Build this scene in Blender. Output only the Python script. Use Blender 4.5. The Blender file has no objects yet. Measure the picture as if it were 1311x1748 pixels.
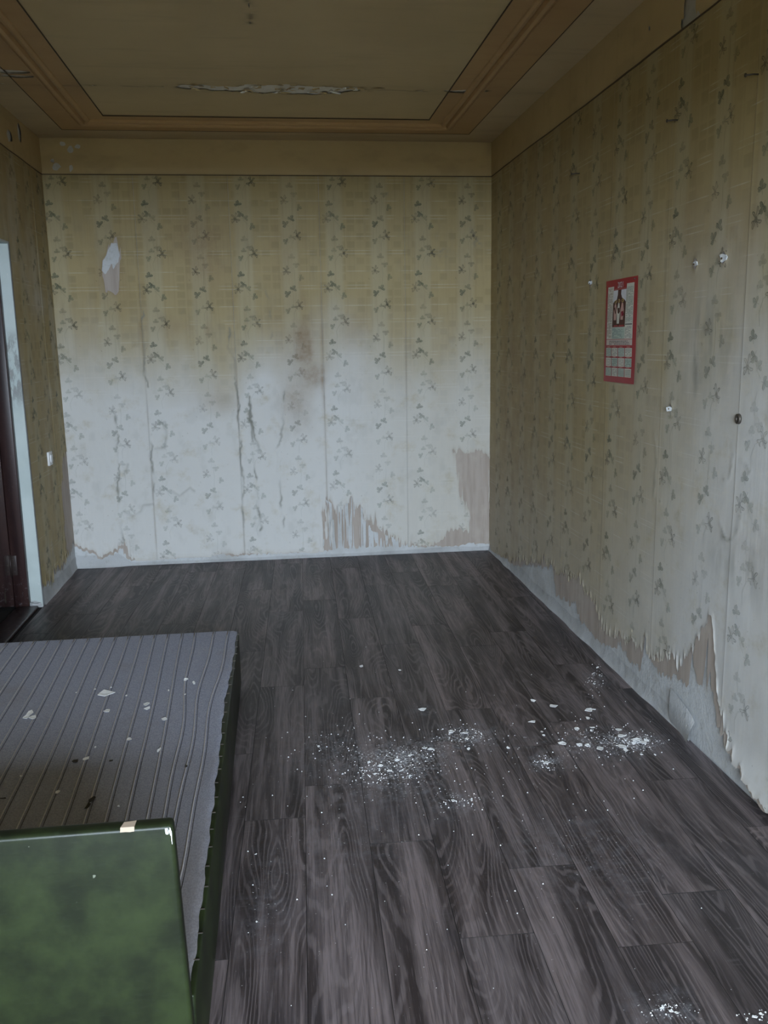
import bpy, bmesh, math, random
import numpy as np
from mathutils import Matrix, Vector

rng = random.Random(7)
nrg = np.random.default_rng(11)
scn = bpy.context.scene
COL = scn.collection

# ------------------------------------------------------------------ camera
IW, IH = 1311, 1748
FPX, PITCH, ROLL, YAW = 1520.08, 0.18753, -0.016426, 0.118608
CAM = np.array([0.0, 0.0, 1.47])
_f = np.array([math.sin(YAW)*math.cos(PITCH), math.cos(YAW)*math.cos(PITCH), -math.sin(PITCH)])
_r0 = np.array([math.cos(YAW), -math.sin(YAW), 0.0]); _u0 = np.cross(_r0, _f)
_r = math.cos(ROLL)*_r0 + math.sin(ROLL)*_u0
_u = -math.sin(ROLL)*_r0 + math.cos(ROLL)*_u0
cam_d = bpy.data.cameras.new('camera'); cam = bpy.data.objects.new('camera', cam_d); COL.objects.link(cam)
cam_d.sensor_fit = 'VERTICAL'; cam_d.sensor_height = 24.0; cam_d.lens = FPX*24.0/IH
cam_d.clip_start = 0.02; cam_d.clip_end = 300
M = Matrix(((_r[0], _u[0], -_f[0], CAM[0]), (_r[1], _u[1], -_f[1], CAM[1]), (_r[2], _u[2], -_f[2], CAM[2]), (0, 0, 0, 1)))
cam.matrix_world = M
scn.camera = cam

# room dimensions (metres; camera stands at x = y = 0)
YB, XL, XLT, XR, H, RAIL = 6.0915, -1.3866, -1.4043, 1.487, 2.7608, 2.5438
YR = -1.25                         # wall behind the camera, with the window
def ray(u, v):
    return _f + _r*(u-IW/2)/FPX + _u*(IH/2-v)/FPX
def on_z(u, v, z=0.0):
    d = ray(u, v); return CAM + d*((z-CAM[2])/d[2])
def on_back(u, v):                 # wall coordinates (s, t) = (x, z)
    d = ray(u, v); P = CAM + d*(YB/d[1]); return (P[0], P[2])
def on_right(u, v):                # (s, t) = (-y, z)
    d = ray(u, v); P = CAM + d*(XR/d[0]); return (-P[1], P[2])
def on_left(u, v):                 # (s, t) = (y, z)
    d = ray(u, v); x = XL
    for _ in range(3):
        P = CAM + d*(x/d[0]); x = XL + (XLT-XL)*P[2]/H
    return (P[1], P[2])
def xleft(z): return XL + (XLT-XL)*z/H

# ------------------------------------------------------------------ world, window light, exposure
SKY = (0.715, 0.85, 1.0); SKY_STRENGTH = 66.0
world = bpy.data.worlds.new('sky'); scn.world = world; world.use_nodes = True
bg = world.node_tree.nodes['Background']; bg.inputs['Color'].default_value = (*SKY, 1); bg.inputs['Strength'].default_value = SKY_STRENGTH
WIN = (-1.10, 1.20, 0.80, 2.00)     # x0, x1, z0, z1 of the window opening behind the camera
pd = bpy.data.lights.new('window_portal', 'AREA'); pd.shape = 'RECTANGLE'; pd.size = WIN[1]-WIN[0]; pd.size_y = WIN[3]-WIN[2]
pd.cycles.is_portal = True
po = bpy.data.objects.new('window_portal', pd); COL.objects.link(po)
po.location = ((WIN[0]+WIN[1])/2, YR-0.12, (WIN[2]+WIN[3])/2); po.rotation_euler = (math.radians(90), 0, 0)
vs = scn.view_settings
vs.view_transform = 'Standard'; vs.look = 'None'; vs.gamma = 1.0; vs.use_curve_mapping = False; vs.exposure = 0.08
scn.cycles.max_bounces = 12; scn.cycles.diffuse_bounces = 8
scn.cycles.use_denoising = True

# ------------------------------------------------------------------ numpy noise
def _hash(ix, iy, seed):
    n = (ix.astype(np.int64)*374761393 + iy.astype(np.int64)*668265263 + seed*1442695041) & 0xffffffff
    n = ((n ^ (n >> 13))*1274126177) & 0xffffffff
    n = (n ^ (n >> 16)) & 0xffffffff
    return n/4294967295.0
def vnoise(x, y, seed=0):
    x = np.asarray(x, float); y = np.asarray(y, float)
    ix = np.floor(x); iy = np.floor(y); fx = x-ix; fy = y-iy
    fx = fx*fx*(3-2*fx); fy = fy*fy*(3-2*fy)
    a = _hash(ix, iy, seed); b = _hash(ix+1, iy, seed); c = _hash(ix, iy+1, seed); d = _hash(ix+1, iy+1, seed)
    return (a*(1-fx)+b*fx)*(1-fy) + (c*(1-fx)+d*fx)*fy
def fbm(x, y, seed=0, octv=4):
    v = 0; a = 0.5; t = 0
    for k in range(octv):
        v = v + a*vnoise(x*2**k, y*2**k, seed+17*k); t += a; a *= 0.55
    return v/t
def sstep(a, b, x):
    t = np.clip((x-a)/(b-a), 0, 1); return t*t*(3-2*t)
def gauss(s, t, cs, ct, rs, rt): return np.exp(-((s-cs)/rs)**2 - ((t-ct)/rt)**2)
def poly_sdf(s, t, pts):            # signed distance, negative inside
    s = np.asarray(s, float); t = np.asarray(t, float)
    d = np.full(s.shape, 1e9); ins = np.zeros(s.shape, bool); n = len(pts)
    for i in range(n):
        ax, ay = pts[i]; bx, by = pts[(i+1) % n]
        ex, ey = bx-ax, by-ay; px, py = s-ax, t-ay
        h = np.clip((px*ex+py*ey)/(ex*ex+ey*ey+1e-12), 0, 1)
        d = np.minimum(d, np.hypot(px-ex*h, py-ey*h))
        c = ((ay > t) != (by > t)) & (s < (bx-ax)*(t-ay)/(by-ay+1e-12)+ax)
        ins ^= c
    return np.where(ins, -d, d)
def line_dist(s, t, pts):
    s = np.asarray(s, float); t = np.asarray(t, float); d = np.full(s.shape, 1e9)
    for (ax, ay), (bx, by) in zip(pts[:-1], pts[1:]):
        ex, ey = bx-ax, by-ay; px, py = s-ax, t-ay
        h = np.clip((px*ex+py*ey)/(ex*ex+ey*ey+1e-12), 0, 1)
        d = np.minimum(d, np.hypot(px-ex*h, py-ey*h))
    return d

# ------------------------------------------------------------------ node helper
class NT:
    def __init__(s, name):
        s.m = bpy.data.materials.new(name); s.m.use_nodes = True; s.t = s.m.node_tree; s.n = s.t.nodes; s.l = s.t.links
        s.b = s.n['Principled BSDF']
    def put(s, sock, v):
        if isinstance(v, bpy.types.NodeSocket): s.l.new(v, sock)
        elif v is not None:
            if isinstance(v, (tuple, list)) and len(v) == 3 and sock.type == 'RGBA': v = (*v, 1)
            sock.default_value = v
    def math(s, op, a, b=None, c=None, clamp=False):
        n = s.n.new('ShaderNodeMath'); n.operation = op; n.use_clamp = clamp
        s.put(n.inputs[0], a); s.put(n.inputs[1], b); s.put(n.inputs[2], c); return n.outputs[0]
    def mul(s, a, b): return s.math('MULTIPLY', a, b)
    def add(s, a, b): return s.math('ADD', a, b)
    def step(s, x, a, b, smooth=True):
        n = s.n.new('ShaderNodeMapRange'); n.interpolation_type = 'SMOOTHSTEP' if smooth else 'LINEAR'
        s.put(n.inputs['Value'], x); n.inputs['From Min'].default_value = a; n.inputs['From Max'].default_value = b
        return n.outputs[0]
    def mix(s, f, a, b, mode='MIX'):
        n = s.n.new('ShaderNodeMix'); n.data_type = 'RGBA'; n.blend_type = mode; n.clamp_factor = True
        s.put(n.inputs[0], f); s.put(n.inputs[6], a); s.put(n.inputs[7], b); return n.outputs[2]
    def attr(s, name):
        n = s.n.new('ShaderNodeAttribute'); n.attribute_name = name; return n
    def fac(s, name): return s.attr(name).outputs['Fac']
    def geo(s): return s.n.new('ShaderNodeNewGeometry').outputs['Position']
    def coord(s, k='Object'): return s.n.new('ShaderNodeTexCoord').outputs[k]
    def mapping(s, vec, scale=(1, 1, 1), loc=(0, 0, 0), rot=(0, 0, 0)):
        n = s.n.new('ShaderNodeMapping'); s.put(n.inputs['Vector'], vec); s.put(n.inputs['Scale'], scale); s.put(n.inputs['Location'], loc); s.put(n.inputs['Rotation'], rot)
        return n.outputs[0]
    def noise(s, vec, scale=1.0, detail=3.0, rough=0.55, dist=0.0):
        n = s.n.new('ShaderNodeTexNoise'); s.put(n.inputs['Vector'], vec); n.inputs['Scale'].default_value = scale
        n.inputs['Detail'].default_value = detail; n.inputs['Roughness'].default_value = rough; n.inputs['Distortion'].default_value = dist
        return n.outputs['Fac']
    def voro(s, vec, scale=1.0, feature='F1'):
        n = s.n.new('ShaderNodeTexVoronoi'); n.feature = feature; s.put(n.inputs['Vector'], vec); n.inputs['Scale'].default_value = scale
        return n.outputs['Distance']
    def sep(s, vec):
        n = s.n.new('ShaderNodeSeparateXYZ'); s.put(n.inputs[0], vec); return n.outputs
    def comb(s, x, y, z):
        n = s.n.new('ShaderNodeCombineXYZ'); s.put(n.inputs[0], x); s.put(n.inputs[1], y); s.put(n.inputs[2], z); return n.outputs[0]
    def bump(s, h, strength=0.3, dist=0.01):
        n = s.n.new('ShaderNodeBump'); n.inputs['Strength'].default_value = strength; n.inputs['Distance'].default_value = dist
        s.put(n.inputs['Height'], h); s.l.new(n.outputs[0], s.b.inputs['Normal'])
    def done(s, col, rough=0.7, metal=0.0, spec=None, coat=None):
        s.put(s.b.inputs['Base Color'], col); s.put(s.b.inputs['Roughness'], rough); s.put(s.b.inputs['Metallic'], metal)
        if spec is not None: s.put(s.b.inputs['Specular IOR Level'], spec)
        if coat is not None: s.put(s.b.inputs['Coat Weight'], coat)
        return s.m

# ------------------------------------------------------------------ materials
def m_wallpaper():
    k = NT('wallpaper'); w = k.attr('wpos').outputs['Vector']; x, y, z = k.sep(w)
    cream = (0.47, 0.375, 0.19)
    # pale vertical ribbons behind the sprigs, straw coloured woven field between them
    ph = k.math('FRACT', k.mul(z, 1/0.294))
    band = k.math('SUBTRACT', 1.0, k.step(k.math('ABSOLUTE', k.math('SUBTRACT', ph, 0.5)), 0.12, 0.25))
    base = k.mix(k.mul(band, 0.6), cream, (0.52, 0.455, 0.29))
    # woven squares
    fx = k.math('FRACT', k.mul(x, 1/0.062)); fy = k.math('FRACT', k.mul(y, 1/0.052))
    cell = k.comb(k.math('FLOOR', k.mul(x, 1/0.062)), k.math('FLOOR', k.mul(y, 1/0.052)), 0.0)
    wn = k.n.new('ShaderNodeTexWhiteNoise'); wn.noise_dimensions = '2D'; k.l.new(cell, wn.inputs['Vector'])
    sq = k.mul(k.step(wn.outputs[0], 0.35, 0.95), k.mul(k.step(fx, 0.1, 0.3), k.step(fy, 0.1, 0.35)))
    sq = k.mul(sq, k.math('SUBTRACT', 1.0, band))
    base = k.mix(k.mul(sq, 0.38), base, (0.30, 0.245, 0.115))
    # fine pale horizontal threads
    l1 = k.math('FRACT', k.mul(y, 1/0.111)); l2 = k.math('FRACT', k.mul(k.add(y, 0.035), 1/0.222))
    def thread(v, wd): return k.math('SUBTRACT', 1.0, k.step(k.math('ABSOLUTE', k.math('SUBTRACT', v, 0.5)), wd*0.4, wd))
    th = k.math('MAXIMUM', thread(l1, 0.022), k.mul(thread(l2, 0.012), 0.8))
    thm = k.step(k.noise(k.comb(k.mul(x, 6.0), k.mul(y, 3.0), 3.0), 1.0, 1.0), 0.42, 0.58)
    base = k.mix(k.mul(k.mul(th, thm), k.mul(k.math('SUBTRACT', 1.0, k.mul(band, 0.8)), 0.6)), base, (0.68, 0.64, 0.50))
    # vertical fibrous streaks, mottling
    st = k.noise(k.comb(k.mul(x, 60.0), k.mul(y, 2.2), 0.0), 1.0, 3.0)
    base = k.mix(k.mul(k.step(st, 0.45, 0.8), 0.40), base, (0.34, 0.265, 0.14))
    mo = k.noise(k.comb(k.mul(x, 3.2), k.mul(y, 2.0), 1.7), 1.0, 5.0, 0.62)
    base = k.mix(k.mul(k.step(mo, 0.48, 0.72), 0.30), base, (0.39, 0.29, 0.14))
    # printed ink
    ink = k.attr('ink'); inkf = ink.outputs['Fac']; hue = k.fac('hue')
    fade = k.step(k.noise(k.comb(k.mul(x, 9.0), k.mul(y, 9.0), 5.0), 1.0, 3.0), 0.25, 0.6)
    icol = k.mix(hue, (0.050, 0.050, 0.034), (0.075, 0.150, 0.088))
    bl = k.fac('bleach_daylight')
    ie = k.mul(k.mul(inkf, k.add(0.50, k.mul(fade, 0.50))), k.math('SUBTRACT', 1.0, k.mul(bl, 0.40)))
    # brown damp stains, bleached lime bloom mixed with painted daylight, grey mould
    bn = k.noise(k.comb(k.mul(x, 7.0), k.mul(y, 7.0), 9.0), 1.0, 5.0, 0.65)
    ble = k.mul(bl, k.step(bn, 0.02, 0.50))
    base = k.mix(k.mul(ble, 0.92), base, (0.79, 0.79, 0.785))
    base = k.mix(ie, base, icol)
    stn = k.fac('stain')
    base = k.mix(k.mul(stn, k.step(bn, 0.1, 0.75)), base, (0.30, 0.20, 0.105))
    gr = k.fac('grime')
    base = k.mix(gr, base, (0.235, 0.235, 0.20))
    sp = k.step(k.noise(k.comb(k.mul(x, 55.0), k.mul(y, 55.0), 2.0), 1.0, 1.0), 0.74, 0.80)
    base = k.mix(k.mul(sp, 0.35), base, (0.25, 0.22, 0.15))
    base = k.mix(1.0, base, (0.80, 0.795, 0.785), 'MULTIPLY')
    k.bump(k.add(k.mul(st, 0.5), bn), 0.25, 0.004)
    return k.done(base, 0.62, spec=0.25)
def m_plaster(name='bare_plaster', c0=(0.56, 0.57, 0.575), c1=(0.44, 0.44, 0.43), grime=1.0):
    k = NT(name); p = k.geo()
    n1 = k.noise(p, 3.0, 5.0, 0.6); n2 = k.noise(p, 28.0, 4.0, 0.65); n3 = k.noise(p, 110.0, 2.0)
    c = k.mix(k.step(n1, 0.42, 0.7), c0, c1)
    c = k.mix(k.mul(k.step(n2, 0.5, 0.75), 0.4*grime), c, (0.33, 0.32, 0.29))
    k.bump(k.add(n2, k.mul(n3, 0.5)), 0.5, 0.006)
    return k.done(c, 0.85, spec=0.15)
def m_backing():
    k = NT('paper_backing'); p = k.geo(); q = k.mapping(p, (30, 30, 3))
    n1 = k.noise(q, 1.0, 4.0); n2 = k.noise(p, 5.0, 4.0)
    c = k.mix(k.step(n1, 0.35, 0.7), (0.43, 0.37, 0.325), (0.36, 0.305, 0.26))
    c = k.mix(k.mul(k.step(n2, 0.5, 0.7), 0.4), c, (0.52, 0.47, 0.41))
    k.bump(n1, 0.3, 0.003)
    return k.done(c, 0.85, spec=0.1)
def m_ceiling(name, c0, c1, dirt=0.35):
    k = NT(name); p = k.geo()
    n1 = k.noise(p, 1.3, 4.0, 0.6); n2 = k.noise(p, 35.0, 3.0); n3 = k.noise(k.mapping(p, (2, 14, 2)), 1.0, 3.0)
    c = k.mix(k.step(n1, 0.35, 0.7), c0, c1)
    c = k.mix(k.mul(k.step(n3, 0.5, 0.8), dirt), c, tuple(v*0.72 for v in c1))
    k.bump(n2, 0.25, 0.004)
    g = k.fac('grime'); c = k.mix(g, c, (0.10, 0.08, 0.05))
    return k.done(c, 0.6, spec=0.3)
def m_simple(name, col, rough=0.6, metal=0.0, var=0.15, scale=20.0, spec=0.4, bump=0.15):
    k = NT(name); p = k.coord('Object'); n = k.noise(p, scale, 4.0)
    c = k.mix(k.mul(k.step(n, 0.35, 0.75), 1.0), col, tuple(v*(1-var) for v in col))
    if bump: k.bump(n, bump, 0.002)
    return k.done(c, rough, metal, spec)
def m_planks():
    k = NT('dark_laminate'); o = k.coord('Object')
    oi = k.n.new('ShaderNodeObjectInfo'); rnd = oi.outputs['Random']
    x, y, z = k.sep(o)
    ox = k.mul(rnd, 37.0); oy = k.mul(rnd, 91.0)
    # broad tone bands along the board
    tone = k.noise(k.comb(k.add(k.mul(x, 15.0), ox), k.add(k.mul(y, 1.1), oy), 0.0), 1.0, 3.5, 0.55, 0.6)
    # cathedral figure: contour lines of a stretched field
    fld = k.noise(k.comb(k.add(k.mul(x, 6.0), oy), k.add(k.mul(y, 0.80), ox), 4.0), 1.0, 1.5, 0.45, 0.30)
    fj = k.noise(k.comb(k.add(k.mul(x, 40.0), oy), k.add(k.mul(y, 9.0), ox), 3.0), 1.0, 2.0, 0.6)
    ring = k.math('SINE', k.mul(k.add(fld, k.mul(fj, 0.022)), 190.0)); ring = k.step(ring, 0.15, 1.0)
    ringm = k.step(k.noise(k.comb(k.add(k.mul(x, 7.0), ox), k.add(k.mul(y, 1.6), oy), 7.0), 1.0, 2.0), 0.30, 0.52)
    ring = k.mul(ring, ringm)
    fib = k.noise(k.comb(k.add(k.mul(x, 210.0), ox), k.add(k.mul(y, 5.0), oy), 8.0), 1.0, 3.0, 0.7)
    fib2 = k.noise(k.comb(k.add(k.mul(x, 70.0), ox), k.add(k.mul(y, 2.0), oy), 2.0), 1.0, 2.0, 0.6)
    saw = k.noise(k.comb(k.add(k.mul(x, 9.0), ox), k.add(k.mul(y, 120.0), oy), 6.0), 1.0, 2.0, 0.6)
    sawm = k.step(k.noise(k.comb(k.add(k.mul(x, 10.0), oy), k.add(k.mul(y, 3.5), ox), 1.0), 1.0, 2.0), 0.60, 0.72)
    c = k.mix(k.step(tone, 0.36, 0.66), (0.036, 0.028, 0.028), (0.205, 0.172, 0.172))
    c = k.mix(k.mul(k.step(fib2, 0.42, 0.66), 0.45), c, (0.040, 0.032, 0.031))
    dk = k.step(fld, 0.60, 0.44)
    c = k.mix(k.mul(k.math('SUBTRACT', 1.0, k.step(fld, 0.36, 0.47)), 0.62), c, (0.030, 0.025, 0.026))
    c = k.mix(k.mul(ring, 0.38), c, (0.25, 0.215, 0.215))
    c = k.mix(k.mul(k.step(fib, 0.46, 0.66), 0.50), c, (0.026, 0.021, 0.021))
    pore = k.noise(k.comb(k.add(k.mul(x, 420.0), oy), k.add(k.mul(y, 14.0), ox), 5.0), 1.0, 2.0, 0.6)
    c = k.mix(k.mul(k.step(pore, 0.58, 0.74), 0.35), c, (0.26, 0.235, 0.235))
    c = k.mix(k.mul(k.mul(k.step(saw, 0.53, 0.68), sawm), 0.35), c, (0.20, 0.19, 0.19))
    rr = k.mix(rnd, (0.86, 0.84, 0.85), (1.10, 1.04, 1.03)); c = k.mix(1.0, c, rr, 'MULTIPLY')
    # plaster dust trodden into the boards (fixed places on the floor)
    p = k.geo(); px, py, pz = k.sep(p)
    dsum = None
    for (u, v, ru, rv, amp) in [(690, 1292, .17, .13, 1.0), (795, 1256, .12, .10, .9), (560, 1275, .16, .22, .42), (668, 1338, .16, .12, .55),
                                (1000, 1268, .20, .13, .55), (1085, 1266, .12, .09, .85), (722, 1213, .05, .06, .6), (780, 1368, .10, .09, .5),
                                (930, 1302, .07, .06, .8), (1015, 1160, .05, .12, .5), (1140, 1725, .08, .07, .6), (450, 1540, .07, .25, .25), (1000, 1450, .25, .25, .28), (600, 1440, .2, .25, .2)]:
        P = on_z(u, v)
        dx = k.mul(k.math('SUBTRACT', px, float(P[0])), 1/ru); dy = k.mul(k.math('SUBTRACT', py, float(P[1])), 1/rv)
        g = k.mul(k.math('EXPONENT', k.mul(k.add(k.mul(dx, dx), k.mul(dy, dy)), -1.0)), amp)
        dsum = g if dsum is None else k.add(dsum, g)
    dn = k.noise(p, 26.0, 6.0, 0.72); sp = k.noise(p, 120.0, 2.0, 0.6)
    haze = k.mul(dsum, k.step(dn, 0.40, 0.75))
    crumb = k.step(k.add(k.mul(dsum, 0.20), sp), 0.72, 0.80)
    gd = k.step(k.noise(p, 2.2, 4.0, 0.6), 0.45, 0.75)
    scuff = k.step(k.noise(p, 90.0, 3.0, 0.7), 0.66, 0.80)
    c = k.mix(k.mul(gd, 0.10), c, (0.17, 0.17, 0.20))
    c = k.mix(k.mul(scuff, 0.25), c, (0.28, 0.27, 0.29))
    c = k.mix(k.mul(haze, 0.68), c, (0.40, 0.41, 0.45))
    c = k.mix(k.mul(crumb, 0.85), c, (0.62, 0.62, 0.63))
    k.bump(k.add(k.mul(fib, 0.6), k.mul(ring, 0.4)), 0.18, 0.002)
    rough = k.add(0.40, k.add(k.mul(haze, 0.35), k.mul(k.noise(p, 5.0, 3.0), 0.14)))
    return k.done(c, rough, spec=0.42)
def m_fabric():
    k = NT('striped_ticking'); o = k.coord('Object'); x, y, z = k.sep(o)
    wv = k.noise(k.mapping(o, (260, 160, 1)), 1.0, 2.0, 0.6); big = k.noise(o, 3.0, 5.0, 0.6)
    spk = k.step(k.noise(o, 330.0, 1.0), 0.60, 0.72)
    c = k.mix(k.step(wv, 0.3, 0.7), (0.27, 0.28, 0.345), (0.38, 0.39, 0.46))
    c = k.mix(k.mul(spk, 0.4), c, (0.09, 0.09, 0.11))
    dirt = k.math('SUBTRACT', 1.0, k.step(k.add(y, k.mul(k.math('SUBTRACT', big, 0.5), 0.9)), 1.75, 2.75))   # grubby towards the armrest end
    c = k.mix(k.mul(dirt, 0.55), c, (0.175, 0.145, 0.115))
    c = k.mix(k.mul(k.step(big, 0.55, 0.75), 0.35), c, (0.25, 0.22, 0.20))
    k.bump(wv, 0.4, 0.002)
    return k.done(c, 0.9, spec=0.1)
def m_green(name='green_paint'):
    k = NT(name); o = k.coord('Object')
    n1 = k.noise(o, 6.0, 5.0, 0.6); n2 = k.noise(k.mapping(o, (40, 40, 160)), 1.0, 2.0); n3 = k.noise(o, 60.0, 2.0)
    c = k.mix(k.step(n1, 0.36, 0.66), (0.011, 0.014, 0.007), (0.024, 0.034, 0.012))
    c = k.mix(k.mul(k.step(n2, 0.5, 0.8), 0.3), c, (0.024, 0.032, 0.018))
    c = k.mix(k.mul(k.step(n3, 0.74, 0.8), 0.6), c, (0.24, 0.26, 0.2))
    k.bump(k.add(n1, k.mul(n2, 0.15)), 0.12, 0.006)
    return k.done(c, k.add(0.30, k.mul(n1, 0.18)), spec=0.22)
def m_door():
    k = NT('dark_brown_paint'); o = k.geo()
    n1 = k.noise(k.mapping(o, (30, 30, 3)), 1.0, 3.0); n2 = k.noise(o, 45.0, 4.0, 0.7)
    c = k.mix(k.step(n1, 0.3, 0.7), (0.022, 0.010, 0.010), (0.045, 0.022, 0.020))
    low = k.sep(o)[2]
    d = k.mul(k.step(n2, 0.55, 0.70), k.math('SUBTRACT', 1.0, k.mul(k.step(low, 0.0, 0.25), 0.9)))
    c = k.mix(k.mul(d, 0.55), c, (0.22, 0.20, 0.22))
    return k.done(c, 0.38, spec=0.4)
def m_reveal():
    k = NT('pale_green_paint'); p = k.geo()
    n2 = k.noise(k.mapping(p, (40, 40, 12)), 1.0, 5.0, 0.7); z = k.sep(p)[2]
    c = k.mix(k.step(k.noise(p, 4.0), 0.4, 0.7), (0.55, 0.61, 0.59), (0.48, 0.54, 0.52))
    worn = k.mul(k.math('SUBTRACT', 1.0, k.step(k.math('ABSOLUTE', k.math('SUBTRACT', z, 1.36)), 0.12, 0.24)), k.step(n2, 0.42, 0.56))
    c = k.mix(worn, c, (0.30, 0.31, 0.30))
    c = k.mix(k.mul(k.step(n2, 0.62, 0.7), 0.4), c, (0.68, 0.69, 0.67))
    k.bump(n2, 0.2, 0.003)
    return k.done(c, 0.5, spec=0.3)
def m_flat(name, col, rough=0.6):
    k = NT(name); p = k.geo(); n = k.noise(p, 60.0, 3.0)
    return k.done(k.mix(k.mul(k.step(n, 0.4, 0.8), 0.5), col, tuple(v*0.86 for v in col)), rough, spec=0.3)
MAT = dict(
    paper=m_wallpaper(), plaster=m_plaster(), backing=m_backing(), skirt=m_plaster('rough_plaster', (0.47, 0.475, 0.48), (0.36, 0.36, 0.36), 1.2),
    ceil=m_ceiling('ceiling_distemper', (0.60, 0.475, 0.275), (0.53, 0.415, 0.235)),
    band=m_ceiling('ceiling_ochre', (0.50, 0.33, 0.16), (0.43, 0.275, 0.13), 0.25),
    margin=m_ceiling('ceiling_margin', (0.55, 0.44, 0.28), (0.47, 0.37, 0.23)),
    frieze=m_ceiling('frieze_beige', (0.50, 0.385, 0.21), (0.44, 0.335, 0.18), 0.25),
    line=m_simple('dark_line_shadow_paint', (0.085, 0.06, 0.035), 0.8), planks=m_planks(), subfloor=m_simple('subfloor', (0.03, 0.027, 0.026), 0.9),
    fabric=m_fabric(), green=m_green(), cord=m_simple('piping_cord', (0.50, 0.475, 0.485), 0.9, scale=200), door=m_door(), reveal=m_reveal(),
    flake=m_simple('white_flake', (0.90, 0.90, 0.90), 0.7, var=0.1, scale=60), metal=m_simple('old_steel', (0.10, 0.085, 0.07), 0.5, 0.6),
    brownmetal=m_simple('painted_hinge', (0.05, 0.035, 0.032), 0.42, 0.2), white=m_simple('white_plastic', (0.72, 0.72, 0.72), 0.35, var=0.05),
    chip=m_flat('chip_primer', (0.46, 0.36, 0.27), 0.8), ground=m_simple('grass_ground', (0.10, 0.085, 0.03), 0.9, scale=0.5, bump=0),
    leaf=m_simple('dry_leaf', (0.035, 0.028, 0.022), 0.8), hall=m_simple('hall_wall', (0.35, 0.32, 0.25), 0.8), winwhite=m_simple('window_white', (0.7, 0.7, 0.68), 0.5),
)

# ------------------------------------------------------------------ object helpers
def obj(name, me, mat=None, parent=None):
    if mat is not None and not me.materials: me.materials.append(mat)
    o = bpy.data.objects.new(name, me); COL.objects.link(o)
    if parent is not None: o.parent = parent
    return o
def tag(o, label=None, cat=None, group=None, kind=None):
    if label: o['label'] = label
    if cat: o['category'] = cat
    if group: o['group'] = group
    if kind: o['kind'] = kind
    return o
def empty(name, loc):
    o = bpy.data.objects.new(name, None); o.location = loc; o.empty_display_size = 0.05; COL.objects.link(o); return o
def mesh(name, verts, faces, smooth=False):
    me = bpy.data.meshes.new(name); me.from_pydata([tuple(map(float, v)) for v in verts], [], faces); me.update()
    if smooth: me.polygons.foreach_set('use_smooth', [True]*len(me.polygons))
    return me
def box_vf(x0, x1, y0, y1, z0, z1, V, F):
    b = len(V)
    V += [(x0, y0, z0), (x1, y0, z0), (x1, y1, z0), (x0, y1, z0), (x0, y0, z1), (x1, y0, z1), (x1, y1, z1), (x0, y1, z1)]
    F += [(b, b+3, b+2, b+1), (b+4, b+5, b+6, b+7), (b, b+1, b+5, b+4), (b+1, b+2, b+6, b+5), (b+2, b+3, b+7, b+6), (b+3, b, b+4, b+7)]
def boxes(name, bl, mat, parent=None, bevel=0.0, seg=2):
    V, F = [], []
    for b in bl: box_vf(*b, V, F)
    me = mesh(name, V, F)
    if bevel:
        bm = bmesh.new(); bm.from_mesh(me)
        bmesh.ops.bevel(bm, geom=bm.edges[:], offset=bevel, segments=seg, affect='EDGES', profile=0.5)
        bm.to_mesh(me); bm.free(); me.polygons.foreach_set('use_smooth', [True]*len(me.polygons))
        me.set_sharp_from_angle(angle=math.radians(50))
    return obj(name, me, mat, parent)
def tube(path, rad, n=6, caps=True):
    V, F = [], []; path = [Vector(p) for p in path]
    rads = rad if isinstance(rad, (list, tuple)) else [rad]*len(path)
    for i, p in enumerate(path):
        t = (path[min(i+1, len(path)-1)]-path[max(i-1, 0)]).normalized()
        a = t.orthogonal().normalized() if i == 0 else (a - t*a.dot(t)).normalized()
        b = t.cross(a)
        for j in range(n):
            q = 2*math.pi*j/n; V.append(p + (a*math.cos(q)+b*math.sin(q))*rads[i])
    for i in range(len(path)-1):
        for j in range(n):
            F.append((i*n+j, i*n+(j+1) % n, (i+1)*n+(j+1) % n, (i+1)*n+j))
    if caps: F += [tuple(range(n-1, -1, -1)), tuple((len(path)-1)*n+j for j in range(n))]
    return V, F

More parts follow.
